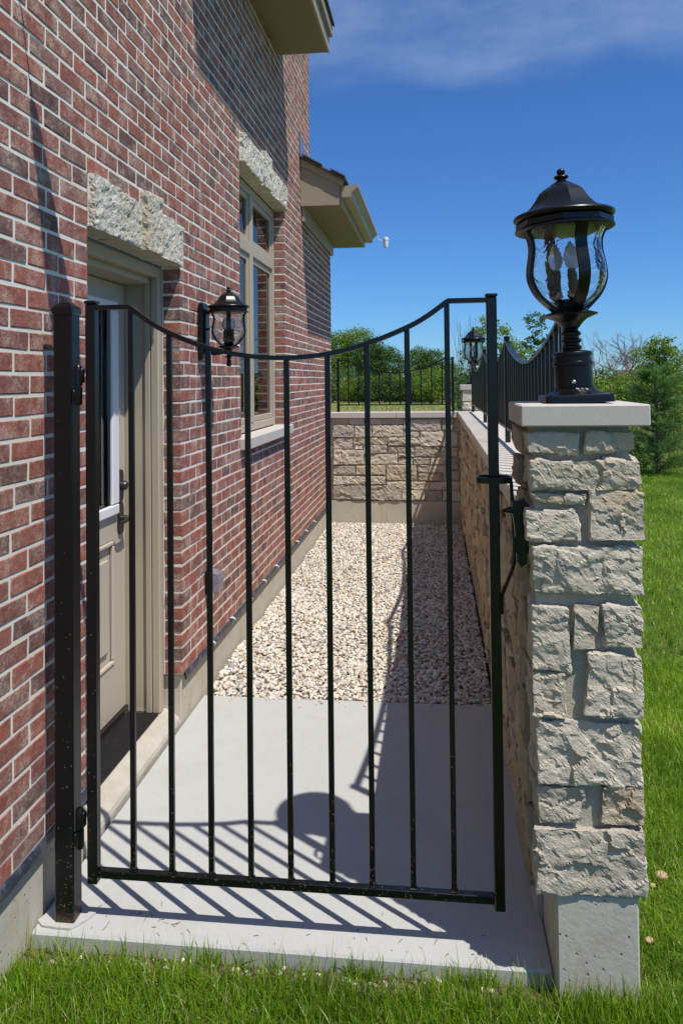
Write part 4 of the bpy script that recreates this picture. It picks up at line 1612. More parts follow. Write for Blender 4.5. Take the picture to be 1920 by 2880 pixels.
# mown clippings stuck to the lower ironwork
m = MB()
for k in range(420):
    r_ = random.random()
    if r_ < 0.45:
        x, z = random.uniform(xl, xr), random.uniform(0.1655, 0.168) if random.random() < 0.4 else random.uniform(0.140, 0.165)
        y = GY - 0.0133
        if z > 0.165:
            y = GY - random.uniform(0, 0.012)
    elif r_ < 0.85:
        x0 = random.choice(bx)
        x = x0 + random.uniform(-0.007, 0.007)
        z = 0.17 + random.expovariate(1 / 0.12)
        y = GY - 0.009
    else:
        x = random.choice((xl, xr)) + random.uniform(-0.014, 0.014)
        z = 0.125 + random.expovariate(1 / 0.25)
        y = GY - 0.0172
    if z > 1.4:
        continue
    a = random.uniform(0, math.pi)
    L = random.uniform(0.0012, 0.0038)
    w = 0.00045
    d = np.array((math.cos(a), 0, math.sin(a))) * L
    e = np.array((-math.sin(a), 0, math.cos(a))) * w
    p = np.array((x, y, z))
    m.add([p - d - e, p + d - e, p + d + e, p - d + e + (0, -0.001, 0)], [(0, 1, 2, 3)], random.random())
o = obj('grass_clippings', m, 'clip', gate, fix=False)
o['kind'] = 'stuff'
m = MB()
for k in range(120):
    x, z = 0.052 + random.random() * 0.064, 0.02 + random.expovariate(1 / 0.4)
    if z > 1.6:
        continue
    a = random.uniform(0, math.pi)
    L, w = random.uniform(0.0012, 0.004), 0.00045
    d = np.array((math.cos(a), 0, math.sin(a))) * L
    e = np.array((-math.sin(a), 0, math.cos(a))) * w
    p = np.array((x, GY - 0.0308, z))
    m.add([p - d - e, p + d - e, p + d + e, p - d + e + (0, -0.001, 0)], [(0, 1, 2, 3)], random.random())
o = obj('grass_clippings', m, 'clip', gp_, fix=False)
o['kind'] = 'stuff'


# ------------------------------------------------------------------ fences on the walls
def fence(label, ends, axis, fixed, base, spacing_n, loc):
    """posts and dipping panels; axis 0 = runs in x, 1 = runs in y"""
    root = thing('iron_fence', label, 'fence', loc, 'iron fence panels on the stone walls')
    side = (1, 0, 0) if axis == 1 else (0, 1, 0)

    def P(t, z):
        return (fixed, t, z) if axis == 1 else (t, fixed, z)
    for t in ends:
        m = MB()
        a, b = P(t, base + 0.001), P(t, 1.955)
        m.box((a[0] - 0.0155, a[1] - 0.0155, a[2]), (b[0] + 0.0155, b[1] + 0.0155, b[2]), 0.002)
        m.box((a[0] - 0.0185, a[1] - 0.0185, 1.9552), (b[0] + 0.0185, b[1] + 0.0185, 1.968), 0.003)
        obj('post', m, 'iron', root)
    for a, b in zip(ends[:-1], ends[1:]):
        n = spacing_n if spacing_n else int(round((b - a) / 0.118))
        st = (b - a) / n
        t0, t1 = a + st, b - st
        if axis == 1:
            t0, t1 = a + 0.016, b - 0.016
        ts = np.linspace(t0, t1, 33)
        mid_ = (t0 + t1) / 2
        zs = 1.783 + 0.157 * (np.abs((ts - mid_) / (t1 - mid_)) ** 1.9)
        pth = [P(t, z) for t, z in zip(ts, zs)]
        if axis == 0:
            pth = [P(a + 0.016, 1.94)] + pth + [P(b - 0.016, 1.94)]
        m = MB()
        m.sweep(pth, 0.028, 0.0135, side)
        obj('top_rail', m, 'iron', root, angle=25)
        m = MB()
        lo, hi = P(a + 0.0162, 1.395), P(b - 0.0162, 1.410)
        m.box((lo[0] - (0.0125 if axis else 0), lo[1] - (0 if axis else 0.0125), lo[2]), (hi[0] + (0.0125 if axis else 0), hi[1] + (0 if axis else 0.0125), hi[2]))
        obj('bottom_rail', m, 'iron', root)
        for k in range(1, n):
            t = a + st * k
            zt_ = float(np.interp(t, ts, zs)) if axis == 1 or t0 <= t <= t1 else 1.94
            c_ = P(t, 0)
            m = MB()
            m.box((c_[0] - 0.0075, c_[1] - 0.0075, 1.4105), (c_[0] + 0.0075, c_[1] + 0.0075, zt_ - 0.006))
            obj('bar', m, 'iron', root)
    return root


fence('long black iron fence with dipping rails on the right wall coping', [2.72, 4.95, 7.16, 9.42], 1, 1.707, 1.312, None, (1.707, 6.0, 1.312))
fence('short black iron fence panel on the far end wall coping', [0.100, 1.474], 0, 9.47, 1.317, 11, (0.79, 9.47, 1.317))

# ------------------------------------------------------------------ mat
m = MB()
m.box((-0.258, D0 + 0.02, 0.0765), (-0.098, D1 - 0.065, 0.088), 0.003)
o = obj('rubber_mat', m, 'rubber')
tag(o, 'black ribbed rubber mat on the doorway step', 'mat')

# ------------------------------------------------------------------ gravel
def icosphere(sub):
    t = (1 + 5 ** 0.5) / 2
    v = [(-1, t, 0), (1, t, 0), (-1, -t, 0), (1, -t, 0), (0, -1, t), (0, 1, t), (0, -1, -t), (0, 1, -t), (t, 0, -1), (t, 0, 1), (-t, 0, -1), (-t, 0, 1)]
    f = [(0, 11, 5), (0, 5, 1), (0, 1, 7), (0, 7, 10), (0, 10, 11), (1, 5, 9), (5, 11, 4), (11, 10, 2), (10, 7, 6), (7, 1, 8), (3, 9, 4), (3, 4, 2), (3, 2, 6), (3, 6, 8), (3, 8, 9), (4, 9, 5), (2, 4, 11), (6, 2, 10), (8, 6, 7), (9, 8, 1)]
    v = [np.array(a) / np.linalg.norm(a) for a in v]
    for _ in range(sub):
        mid_, f2 = {}, []

        def mp_(a, b):
            k = (min(a, b), max(a, b))
            if k not in mid_:
                p = v[a] + v[b]
                v.append(p / np.linalg.norm(p))
                mid_[k] = len(v) - 1
            return mid_[k]
        for a, b, c in f:
            x, y, z = mp_(a, b), mp_(b, c), mp_(c, a)
            f2 += [(a, x, z), (b, y, x), (c, z, y), (x, y, z)]
        f = f2
    return np.array(v), np.array(f)


def scatter_pebbles(cx, cy, cz, size, sub=1):
    bv, bf = icosphere(sub)
    n = len(cx)
    nv = len(bv)
    shapes = [bv * (1 + 0.35 * fbm(bv * 1.3 + 5 * k, 70 + k, 2)[:, None]) for k in range(14)]
    V = np.empty((n, nv, 3))
    pick = RNG.integers(0, 14, n)
    sc = np.stack([size * RNG.uniform(0.75, 1.3, n), size * RNG.uniform(0.6, 1.0, n), size * RNG.uniform(0.4, 0.68, n)], 1)
    az = RNG.uniform(0, 2 * np.pi, n)
    tx, ty = RNG.normal(0, 0.32, n), RNG.normal(0, 0.32, n)
    for k in range(14):
        V[pick == k] = shapes[k]
    V *= sc[:, None, :]
    c, s = np.cos(tx)[:, None], np.sin(tx)[:, None]
    y, z = V[:, :, 1] * c - V[:, :, 2] * s, V[:, :, 1] * s + V[:, :, 2] * c
    V[:, :, 1], V[:, :, 2] = y, z
    c, s = np.cos(ty)[:, None], np.sin(ty)[:, None]
    x, z = V[:, :, 0] * c + V[:, :, 2] * s, -V[:, :, 0] * s + V[:, :, 2] * c
    V[:, :, 0], V[:, :, 2] = x, z
    c, s = np.cos(az)[:, None], np.sin(az)[:, None]
    x, y = V[:, :, 0] * c - V[:, :, 1] * s, V[:, :, 0] * s + V[:, :, 1] * c
    V[:, :, 0], V[:, :, 1] = x, y
    V += np.stack([cx, cy, cz], 1)[:, None, :]
    F = (bf[None] + (np.arange(n) * nv)[:, None, None]).reshape(-1, 3)
    return V.reshape(-1, 3), F, np.repeat(RNG.random(n), len(bf))


# jittered grid so that no bare spots stay
def cat3(parts):
    V, F, Rr, o = [], [], [], 0
    for v, f, r in parts:
        V.append(v)
        F.append(f + o)
        Rr.append(r)
        o += len(v)
    return np.vstack(V), np.vstack(F), np.concatenate(Rr)


st = 0.0188
gparts = []
for y_a, y_b, sub in ((4.218, 6.4, 1), (6.4, 9.335, 0)):
    gx, gy = np.meshgrid(np.arange(0.010, 1.545, st), np.arange(y_a, y_b, st))
    gx, gy = gx.ravel(), gy.ravel()
    gx = np.clip(gx + RNG.uniform(-0.011, 0.011, len(gx)), 0.012, 1.536)
    gy = np.clip(gy + RNG.uniform(-0.011, 0.011, len(gy)), 4.222, 9.33)
    size = np.where(RNG.random(len(gx)) < 0.12, RNG.uniform(0.016, 0.022, len(gx)), RNG.uniform(0.0078, 0.0158, len(gx)))
    p3 = np.stack([gx * 3, gy * 3, gx * 0], 1)
    gz = -0.012 + RNG.uniform(-0.008, 0.010, len(gx)) + 0.024 * fbm(p3, 5, 3) + 0.012 * np.clip((gy - 4.3) / 0.4, 0, 1)
    gparts.append(scatter_pebbles(gx, gy, gz, size * (1.1 if sub == 0 else 1.0), sub))
# strays on the concrete
ns = 46
gx, gy = RNG.uniform(0.1, 1.5, ns), 4.20 - np.abs(RNG.normal(0, 0.05, ns))
gparts.append(scatter_pebbles(gx, gy, np.full(ns, 0.004), RNG.uniform(0.004, 0.010, ns), 1))
V, F, rv = cat3(gparts)
me = mesh_of('gravel', V, F, 'gravel', rv, True)
tag(link('gravel', me), 'loose pale river gravel covering the passage floor', 'gravel', kind='stuff')


# ------------------------------------------------------------------ grass
def blades(x, y, z, hgt, wid, lean=0.45, seg=3):
    n = len(x)
    az = RNG.uniform(0, 2 * np.pi, n)
    ln = np.abs(RNG.normal(0, lean, n)) + 0.08
    face = az + RNG.normal(np.pi / 2, 0.5, n)
    ts = np.linspace(0, 1, seg + 1)
    V = np.empty((n, 2 * seg + 1, 3))
    for i, t in enumerate(ts):
        bend = ln * t ** 1.8 * hgt
        px_, py_ = x + np.cos(az) * bend, y + np.sin(az) * bend
        pz_ = z + hgt * (t - 0.35 * ln * t * t * np.minimum(ln, 1.2))
        w = wid * (1 - t ** 1.6) * 0.5
        if i < seg:
            V[:, 2 * i] = np.stack([px_ - np.cos(face) * w, py_ - np.sin(face) * w, pz_], 1)
            V[:, 2 * i + 1] = np.stack([px_ + np.cos(face) * w, py_ + np.sin(face) * w, pz_], 1)
        else:
            V[:, 2 * i] = np.stack([px_, py_, pz_], 1)
    tri = []
    for i in range(seg - 1):
        a = 2 * i
        tri += [(a, a + 1, a + 3), (a, a + 3, a + 2)]
    a = 2 * (seg - 1)
    tri.append((a, a + 1, a + 2))
    tri = np.array(tri)
    F = (tri[None] + (np.arange(n) * (2 * seg + 1))[:, None, None]).reshape(-1, 3)
    pat = 0.5 + 0.9 * fbm(np.stack([x * 2.1, y * 2.1, 0 * x], 1), 91, 4)
    rnd_ = np.where(RNG.random(n) < 0.04, RNG.uniform(0.95, 1, n), np.clip(0.45 * pat + 0.55 * RNG.random(n) - 0.03, 0, 0.95))
    return V.reshape(-1, 3), F, np.repeat(rnd_, len(tri))


def cat(parts):
    V, F, Rr, o = [], [], [], 0
    for v, f, r in parts:
        V.append(v)
        F.append(f + o)
        Rr.append(r)
        o += len(v)
    return np.vstack(V), np.vstack(F), np.concatenate(Rr)


def gz_at(x, y):
    p = np.stack([x * 7, y * 7, 0 * x], 1)
    return np.where((y < 2.36) & (x < 2.6), -0.05, -0.10) + 0.012 * fbm(p / 7 * 3, 3, 2)


parts = []
n = 40000
x, y = RNG.uniform(-0.55, 2.35, n), RNG.uniform(1.88, 2.345, n)
clump = fbm(np.stack([x * 6, y * 6, 0 * x], 1), 21, 3)
bare = fbm(np.stack([x * 5 + 9, y * 5, 0 * x], 1), 44, 3)
keep = (clump > -0.6) & ~((y > 2.265) & (bare < 0.09) & (RNG.random(n) < 0.85)) & ~((x > 1.55) & (x < 1.84) & (y > 2.29))
x, y = x[keep], y[keep]
hh = RNG.uniform(0.035, 0.08, len(x))
v_, f_, r_ = blades(x, y, gz_at(x, y), hh, RNG.uniform(0.0025, 0.0048, len(x)), 0.55)
parts.append((v_, f_, np.where(r_ > 0.95, r_, r_ * 0.72)))
n = 420                                             # the long stray blades before the slab
x, y = RNG.uniform(-0.25, 1.95, n), RNG.uniform(2.20, 2.335, n)
parts.append(blades(x, y, gz_at(x, y), RNG.uniform(0.07, 0.135, n), RNG.uniform(0.0022, 0.0036, n), 0.32, 4))
n = 1000
x, y = RNG.uniform(1.58, 1.90, n), RNG.uniform(2.15, 2.28, n)
parts.append(blades(x, y, gz_at(x, y), RNG.uniform(0.05, 0.12, n), RNG.uniform(0.003, 0.005, n), 0.4))
n = 60000
x, y = RNG.uniform(1.82, 3.2, n), RNG.uniform(1.9, 5.2, n)
k = (x < 1.05 + 0.62 * y + 0.3) & ((x > 1.92) | (y < 2.7))
x, y = x[k], y[k]
parts.append(blades(x, y, gz_at(x, y), RNG.uniform(0.03, 0.062, len(x)), RNG.uniform(0.0025, 0.0045, len(x)), 0.6))
n = 70000
x, y = RNG.uniform(1.95, 6.2, n), RNG.uniform(5.0, 16.2, n)
k = (x < 1.05 + 0.42 * y + 0.4)
x, y = x[k], y[k]
parts.append(blades(x, y, gz_at(x, y), RNG.uniform(0.035, 0.065, len(x)), RNG.uniform(0.005, 0.010, len(x)), 0.6, 2))
V, F, rv = cat(parts)
tag(link('lawn_grass', mesh_of('lawn_grass', V, F, 'grass', rv)), 'green lawn grass around the path and the pier', 'grass', kind='stuff')

# dead stalks and crumbs on the slab edge
m = MB()
for k in range(46):
    x, y = random.uniform(0.15, 1.4), 2.36 + abs(random.gauss(0, 0.08))
    a, L = random.uniform(0, math.pi), random.uniform(0.003, 0.012)
    d = np.array((math.cos(a), math.sin(a), 0)) * L
    e = np.array((-math.sin(a), math.cos(a), 0)) * 0.0007
    p = np.array((x, y, 0.0015))
    m.add([p - d - e, p + d - e, p + d + e + (0, 0, 0.002), p - d + e], [(0, 1, 2, 3)], random.random() * 0.9)
o = obj('straw_litter', m, 'clip', fix=False)
tag(o, 'scattered dry grass clippings on the concrete before the gate', 'litter', kind='stuff')

# pale stones and shells of soil in the grass before the slab
n = 80
x, y = RNG.uniform(0.0, 1.75, n), 2.345 - np.abs(RNG.normal(0.03, 0.035, n))
V, F, rv = scatter_pebbles(x, y, gz_at(x, y) + 0.004, RNG.uniform(0.003, 0.011, n))
tag(link('loose_stones', mesh_of('loose_stones', V, F, 'gravel', rv, True)), 'small pale stones in the bare soil along the slab edge', 'stones', kind='stuff')

# mushrooms
for i, (x, y, s_, lb) in enumerate(((2.045, 2.96, 0.023, 'largest tan mushroom in the lawn right of the pier'), (2.00, 2.90, 0.011, 'small tan mushroom just in front of the largest one'),
                                    (2.12, 2.88, 0.013, 'small tan mushroom nearest the right edge of the photo'), (1.915, 2.62, 0.014, 'pale mushroom close beside the pier base'))):
    t = thing('mushroom', lb, 'mushroom', (x, y, -0.125), 'mushrooms in the lawn')
    m = MB()
    m.lathe([(s_ * 0.25, 0.0), (s_ * 0.2, 0.035), (s_ * 0.22, 0.052)], 8, (x, y, -0.125))
    obj('stem', m, 'mushroom', t, smooth=True)
    m = MB()
    m.lathe([(s_ * 0.3, 0.050), (s_ * 0.95, 0.048), (s_, 0.051), (s_ * 0.85, 0.050 + s_ * 0.28), (s_ * 0.45, 0.050 + s_ * 0.46), (s_ * 0.05, 0.050 + s_ * 0.5)], 14, (x, y, -0.125))
    obj('mushroom_cap', m, 'mushroom', t, smooth=True)


# ------------------------------------------------------------------ trees
def leaf_cloud(centres, radii, count, size, clump=0.3, drop=0.0):
    """leaf-sized quads gathered in clumps within ellipsoids"""
    centres, radii = np.array(centres, float), np.array(radii, float)
    vol = radii.prod(1) ** 0.67
    which = RNG.choice(len(centres), size=max(6, count // 26), p=vol / vol.sum())
    d = RNG.normal(size=(len(which), 3))
    d /= np.linalg.norm(d, axis=1)[:, None]
    rr = RNG.uniform(0.35, 1.0, len(which)) ** 0.55
    cc = centres[which] + d * rr[:, None] * radii[which]
    pick = RNG.integers(0, len(cc), count)
    spread = clump * radii[which][pick].mean(1)
    p = cc[pick] + RNG.normal(size=(count, 3)) * spread[:, None] * (0.5, 0.5, 0.36)
    nrm = RNG.normal(size=(count, 3)) + (0, 0, 0.6)
    nrm /= np.linalg.norm(nrm, axis=1)[:, None]
    u = np.cross(nrm, RNG.normal(size=(count, 3)))
    u /= np.linalg.norm(u, axis=1)[:, None] + 1e-9
    w = np.cross(nrm, u)
    s_ = RNG.uniform(0.6, 1.3, count)[:, None] * size
    V = np.stack([p - u * s_, p - w * s_ * 0.5, p + u * s_, p + w * s_ * 0.5], 1).reshape(-1, 3)
    F = (np.array([[0, 1, 2, 3]])[None] + (np.arange(count) * 4)[:, None, None]).reshape(-1, 4)
    tone = RNG.random(len(cc))
    rv = np.clip(0.55 * tone[pick] + 0.45 * RNG.random(count), 0, 1)
    return V, F, rv


def limbs(m, base, tip, r0, r1, wob, n=6, sides=6):
    base, tip = np.array(base, float), np.array(tip, float)
    pts_ = [base + (tip - base) * t + RNG.normal(size=3) * wob * math.sin(math.pi * t) for t in np.linspace(0, 1, n)]
    m.tube(pts_, np.linspace(r0, r1, n), sides)
    return pts_


GZ = -0.12


def tree(name, label, cat_, base, blobs, count, size, mat, group, trunk_h=None, trunk_r=0.12, clump=0.3):
    base = (base[0], base[1], GZ)
    root = thing(name, label, cat_, base, group)
    blobs = [((base[0] + c[0], base[1] + c[1], GZ + c[2]), r) for c, r in blobs]
    V, F, rv = leaf_cloud([b[0] for b in blobs], [b[1] for b in blobs], int(count * (2.9 if base[1] > 50 else 1.7)), size * (0.55 if base[1] > 50 else 0.72), clump)
    V[:, 2] = np.maximum(V[:, 2], GZ + 0.01)
    link('crown', mesh_of('crown', V - np.array(base), F, mat, rv), root)
    m = MB()
    top = max(b[0][2] for b in blobs)
    fork = np.array([base[0], base[1], GZ + (trunk_h or 0.35 * (top - GZ))])
    limbs(m, base, fork, trunk_r, trunk_r * 0.7, 0.03)
    for c, r in blobs:
        limbs(m, fork, np.array(c) + (0, 0, 0.3 * r[2]), trunk_r * 0.55, trunk_r * 0.12, 0.12)
    obj('trunk', m, 'bark', root)
    return root


def at(u, D, v=1065):
    """world point seen at photo column u, row v, on the plane y = D"""
    d = rt2 * (u - 959.5) / 2210 + up2 * (1022.6 - v) / 2210 + fw
    p = CAM + d * (D / d[1])
    return p


def tx(u, D):
    return at(u, D)[0]


def tz(u, v, D):
    return at(u, D, v)[2] - GZ


tg = 'trees along the far edge of the field'
D = 70
tree('deciduous_tree', 'broad bright green tree at the far left beside the house corner', 'tree', (tx(985, D), D),
     [((-1.0, 0, 4.2), (1.6, 1.4, 2.0)), ((0.7, 0, 4.6), (1.7, 1.4, 1.9)), ((1.8, 0.4, 3.4), (1.5, 1.3, 1.6)), ((-0.2, -0.8, 2.6), (2.4, 1.2, 1.6))], 9000, 0.16, 'leaf_bright', tg, 1.6, 0.16)
tree('deciduous_tree', 'dark green rounded tree right of the broad bright tree', 'tree', (tx(1080, D - 3), D - 3),
     [((-1.2, 0, 3.6), (1.4, 1.2, 1.9)), ((0.2, 0, 3.0), (1.6, 1.3, 1.7)), ((1.5, 0, 1.9), (1.3, 1.1, 1.3)), ((-0.4, -0.5, 1.6), (2.0, 1.0, 1.3))], 9000, 0.14, 'leaf_dark', tg, 1.2, 0.15)
tree('deciduous_tree', 'mid green tree clump standing centre left of the far lantern', 'tree', (tx(1200, D + 5), D + 5),
     [((-0.8, 0, 3.4), (1.3, 1.2, 1.4)), ((0.7, 0, 3.3), (1.4, 1.2, 1.3)), ((0, -0.5, 2.0), (2.2, 1.2, 1.5)), ((1.9, 0, 2.0), (1.2, 1.2, 1.4))], 7500, 0.15, 'leaf_mid', tg, 1.2, 0.13)
sg_ = 'bushes along the far edge of the field'
for u, D_, w, hgt, mt, lb in ((950, 62, 2.0, 2.6, 'leaf_mid', 'mid green bush beside the house corner under the bright tree'), (1010, 61, 1.8, 2.2, 'leaf_bright', 'bright low bush under the broad bright tree'),
                              (1065, 60, 1.8, 2.3, 'leaf_dark', 'dark low bush under the rounded dark tree'), (1120, 61, 1.7, 2.4, 'leaf_bright', 'bright low bush between the dark tree and the mid green clump'),
                              (1180, 60, 1.8, 2.2, 'leaf_mid', 'mid green low bush under the mid green tree clump'), (1240, 58, 1.9, 2.9, 'leaf_bright', 'bright bush left of the far lantern')):
    tree('bush', lb, 'bush', (tx(u, D_), D_), [((-w * 0.45, 0, hgt * 0.45), (w * 0.6, 0.9, hgt * 0.5)), ((w * 0.4, 0, hgt * 0.5), (w * 0.65, 0.9, hgt * 0.5)), ((0, -0.3, hgt * 0.3), (w, 0.8, hgt * 0.32))], 3600, 0.12, mt, sg_, 0.4, 0.06)

# saplings and trees seen over the fence
D = 34
b0 = (tx(1385, D), D)
tree('young_tree', 'leafy young tree rising behind the gate stile and far lantern', 'tree', b0,
     [((-0.3, 0, 3.9), (0.6, 0.5, 0.6)), ((0.4, 0, 3.4), (0.6, 0.5, 0.6)), ((-0.1, 0, 2.7), (0.8, 0.6, 0.7)), ((0.3, 0, 1.8), (0.8, 0.6, 0.8))], 1900, 0.095, 'leaf_bright', 'young trees beyond the fence', 1.2, 0.06, 0.4)
tree('young_tree', 'airy young tree seen just left of the large lantern glass', 'tree', (tx(1507, D), D),
     [((0, 0, 4.15), (0.42, 0.4, 0.42)), ((0.25, 0, 3.6), (0.40, 0.4, 0.40)), ((-0.2, 0, 3.3), (0.35, 0.3, 0.30)), ((0.1, 0, 2.6), (0.4, 0.4, 0.5))], 1000, 0.085, 'leaf_mid', 'young trees beyond the fence', 1.8, 0.05, 0.4)
tree('young_tree', 'short bright young tree below the airy one behind the fence dip', 'tree', (tx(1455, D + 3), D + 3),
     [((-0.2, 0, 3.0), (0.6, 0.5, 0.55)), ((0.3, 0, 2.6), (0.7, 0.5, 0.6)), ((0, 0, 1.7), (0.9, 0.6, 0.8))], 2000, 0.09, 'leaf_bright', 'young trees beyond the fence', 1.0, 0.06, 0.4)

# the wispy willow shrub behind the far lantern
D = 17.5
bx0 = tx(1312, D)
root = thing('willow_shrub', 'wispy grey green shrub with bare upright twigs behind the far lantern', 'shrub', (bx0, D, GZ), None)
m = MB()
tips = []
for k in range(60):
    a, L = RNG.normal(0, 0.30), RNG.uniform(1.6, 3.3)
    tip = (bx0 + a * 0.9 + RNG.normal(0, 0.05) - 0.03, D + RNG.normal(0, 0.4), GZ + L)
    pp = limbs(m, (bx0 + RNG.normal(0, 0.1), D + RNG.normal(0, 0.1), GZ), tip, 0.011, 0.002, 0.07, 6, 4)
    tips += pp[2:]
obj('stems', m, 'deadwood', root)
tips = np.array(tips)
V, F, rv = leaf_cloud(tips, np.full((len(tips), 3), 0.12), 3600, 0.030, 0.8)
k = V.reshape(-1, 4, 3)[:, 0, 2] < GZ + 2.45
V = V.reshape(-1, 4, 3)[k].reshape(-1, 3)
F = np.arange(len(V)).reshape(-1, 4)
link('foliage', mesh_of('foliage', V - np.array((bx0, D, GZ)), F, 'leaf_mid', rv[k]), root)


# dead trees
def branching(m, p, d, L, r, depth, spread):
    n = 4
    pts_ = [np.array(p, float)]
    dd = np.array(d, float)
    for i in range(n):
        dd = dd + RNG.normal(size=3) * 0.10 + (0, 0, 0.03)
        dd /= np.linalg.norm(dd)
        pts_.append(pts_[-1] + dd * L / n)
    m.tube(pts_, np.linspace(r, r * 0.62, n + 1), 5 if depth > 2 else 3, cap=False)
    if depth <= 0:
        return
    kids = 3 if depth > 1 else 4
    for k_ in range(kids):
        t = pts_[-1] if k_ == 0 else pts_[RNG.integers(1, n + 1)]
        nd = dd + RNG.normal(size=3) * spread * (0.45 if k_ == 0 else 1.0)
        nd[2] = abs(nd[2]) * 0.8 + 0.15
        nd /= np.linalg.norm(nd)
        branching(m, t, nd, L * RNG.uniform(0.58, 0.8), r * 0.58, depth - 1, spread)


dg = 'bare dead trees beyond the meadow'
for u, D_, hgt, lb, r_, dp in ((1722, 46, 2.0, 'bare dead tree with a forked grey crown, left of the pair', 0.10, 5), (1748, 47, 1.9, 'bare dead tree with spreading twigs, right of the pair', 0.11, 5),
                               (1668, 44, 1.75, 'thin bare sapling right beside the large lantern column', 0.055, 4), (1645, 43, 1.6, 'thinnest bare sapling almost hidden by the lantern column', 0.05, 4)):
    b = (tx(u, D_), D_, GZ)
    t = thing('dead_tree', lb, 'tree', b, dg)
    m = MB()
    branching(m, b, (RNG.normal(0, 0.08), 0, 1), hgt, r_, dp, 0.55)
    obj('trunk', m, 'deadwood', t, fix=False)

# far house roof behind the dead trees
b = at(1766, 120, 1078)
t = thing('house', 'far off house roof showing between the dead trees', 'house', (b[0], 120, GZ))
m = MB()
zr = b[2]
m.box((b[0] - 2.6, 118, GZ), (b[0] + 2.6, 122, zr + 0.4))
obj('walls', m, 'taupe', t)
m = MB()
m.prism([(b[0] - 3.0, zr + 0.4), (b[0] + 3.0, zr + 0.4), (b[0] + 1.0, zr + 2.0), (b[0] - 1.2, zr + 2.0)], 1, 117.6, 122.4)
obj('roof', m, 'far_roof', t)

# bushes on the right
rg = 'bushes beyond the meadow on the right'
for u, D_, w, hgt, mt, lb in ((1655, 40, 1.6, 2.3, 'leaf_mid', 'mid green bush right behind the lantern column'), (1720, 38, 1.6, 1.9, 'leaf_bright', 'bright bush under the bare dead trees'),
                              (1685, 36, 1.3, 1.5, 'leaf_bright', 'low bright bush nearest the pier cap'), (1775, 40, 1.6, 2.0, 'leaf_bright', 'bright bush left of the young pine'),
                              (1905, 44, 2.2, 3.4, 'leaf_dark', 'dark bush at the right edge behind the young pine'), (1960, 40, 2.2, 2.4, 'leaf_mid', 'mid green bush cut by the right edge of the photo'),
                              (1870, 36, 2.0, 1.6, 'leaf_mid', 'low mid green bush behind the pine'), (1925, 33, 1.7, 2.3, 'leaf_bright', 'bright bush rising right of the pine at the photo edge'),
                              (1895, 25, 1.2, 0.95, 'leaf_bright', 'lowest bright bush beside the yellow wildflowers')):
    tree('bush', lb, 'bush', (tx(u, D_), D_), [((-w * 0.45, 0, hgt * 0.5), (w * 0.6, 0.8, hgt * 0.5)), ((w * 0.4, 0, hgt * 0.52), (w * 0.6, 0.8, hgt * 0.5)), ((0, -0.3, hgt * 0.3), (w, 0.8, hgt * 0.32))], 4200, 0.085, mt, rg, 0.4, 0.05)
D = 30
tree('deciduous_tree', 'leafy tree top rising just behind the young pine', 'tree', (tx(1850, D), D),
     [((0.1, 0, 2.9), (0.55, 0.5, 0.42)), ((-0.35, 0, 2.45), (0.6, 0.5, 0.5)), ((0.45, 0, 2.4), (0.55, 0.5, 0.45)), ((0, 0, 1.5), (1.0, 0.7, 0.8))], 4200, 0.07, 'leaf_bright', None, 1.0, 0.07, 0.35)

# the young pine: whorls of needle tufts
D = 15.3
pb = np.array((tx(1842, D), D, GZ))
root = thing('pine_tree', 'young bushy pine at the far edge of the lawn', 'tree', tuple(pb))
m = MB()
H = 1.98
m.tube([pb, pb + (0.02, 0, 0.8), pb + (-0.01, 0, 1.6), pb + (0.0, 0, H)], [0.045, 0.036, 0.022, 0.006], 8)
tufts = []
for k in range(135):
    z = RNG.uniform(0.04, 0.97)
    reach = (0.34 + 0.52 * (1 - z) ** 0.7) * RNG.uniform(0.55, 1.1) * (1.0 if z < 0.7 else 0.9)
    az = RNG.uniform(0, 2 * np.pi)
    p0 = pb + (0, 0, H * z * 0.96)
    p1 = p0 + (math.cos(az) * reach, math.sin(az) * reach, RNG.uniform(0.05, 0.24))
    mid_ = (p0 + p1) / 2 + (0, 0, -0.03)
    m.tube([p0, mid_, p1], [0.011, 0.007, 0.003], 4, cap=False)
    for t in np.linspace(0.35, 1.0, 5):
        tufts.append(((p0 + (p1 - p0) * t), (p1 - p0)))
obj('trunk', m, 'bark', root)
nt_ = 34
P_, F_, rv_ = [], [], []
cnt = 0
for c, d in tufts:
    d = d / np.linalg.norm(d)
    dirs = RNG.normal(size=(nt_, 3)) * 0.6 + d * 0.75 + (0, 0, 0.25)
    dirs /= np.linalg.norm(dirs, axis=1)[:, None]
    L = RNG.uniform(0.06, 0.115, nt_)[:, None]
    side_ = np.cross(dirs, RNG.normal(size=(nt_, 3)))
    side_ /= np.linalg.norm(side_, axis=1)[:, None]
    o_ = c + RNG.normal(size=(nt_, 3)) * 0.03
    P_.append(np.stack([o_ - side_ * 0.0042, o_ + side_ * 0.0042, o_ + dirs * L], 1).reshape(-1, 3))
    rv_.append(np.clip(RNG.random() * 0.6 + RNG.random(nt_) * 0.4, 0, 1))
    cnt += nt_
V = np.vstack(P_)
link('crown', mesh_of('crown', V - pb, np.arange(len(V)).reshape(-1, 3), 'needle', np.concatenate(rv_)), root)

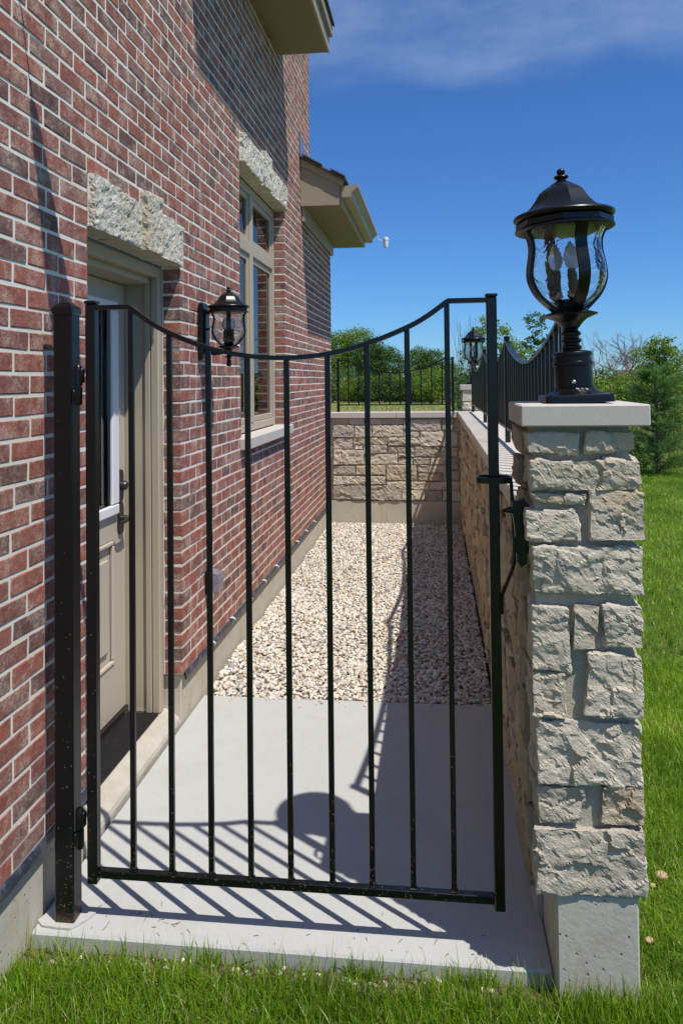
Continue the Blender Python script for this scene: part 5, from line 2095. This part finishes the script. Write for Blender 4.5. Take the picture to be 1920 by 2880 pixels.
# meadow behind the lawn: tall stalks, and goldenrod in bloom
parts = []
n = 26000
x, y = RNG.uniform(2.0, 16.0, n), RNG.uniform(16.2, 34.0, n)
k = (x < 1.5 + 0.45 * y) & (x > 0.08 * y)
x, y = x[k], y[k]
parts.append(blades(x, y, np.full(len(x), GZ), RNG.uniform(0.18, 0.75, len(x)) * (1 - 0.35 * (y < 17)), RNG.uniform(0.012, 0.028, len(x)), 0.35, 2))
n = 16000
x, y = RNG.uniform(-11, 9, n), RNG.uniform(44, 60, n)
v_, f_, r_ = blades(x, y, np.full(n, GZ), RNG.uniform(0.06, 0.20, n), RNG.uniform(0.03, 0.05, n), 0.5, 2)
parts.append((v_, f_, RNG.uniform(0.55, 1.0, len(r_))))
V, F, rv = cat(parts)
tag(link('meadow_grass', mesh_of('meadow_grass', V, F, 'meadow', rv)), 'tall rough meadow grass beyond the lawn', 'grass', kind='stuff')
c = at(1912, 22, 1165)
V, F, rv = leaf_cloud([(c[0], 22, c[2]), (c[0] + 0.5, 22.3, c[2] + 0.02), (c[0] - 0.5, 21.5, c[2] - 0.15)], [(0.30, 0.3, 0.10), (0.3, 0.3, 0.1), (0.12, 0.2, 0.05)], 420, 0.02, 0.5)
tag(link('goldenrod', mesh_of('goldenrod', V, F, 'petal', rv)), 'yellow wildflowers in the meadow at the right edge', 'flowers', kind='stuff')

# unseen pole added above the frame, shaped only to cast the slanting wall shadow
fp = thing('shadow_pole', 'unseen pole added to cast the slanting shadow on the brick wall', 'shadow caster', (0.0, 2.24, 3.0))
m = MB()
m.tube([(0.0, 2.284, 2.90), (0.24, 2.196, 3.141), (0.80, 2.01, 3.735)], [0.004, 0.004, 0.012], 10)
obj('shaft', m, 'iron', fp)
m = MB()
m.tube([(0.24, 2.196, 3.141), (0.45, 2.12, 3.379), (0.66, 2.049, 3.597), (0.78, 2.015, 3.718)], [0.026, 0.056, 0.085, 0.09], 14)
obj('shadow_wedge', m, 'taupe', fp)  # no real cloth: added taper that gives the cast shadow its wedge shape
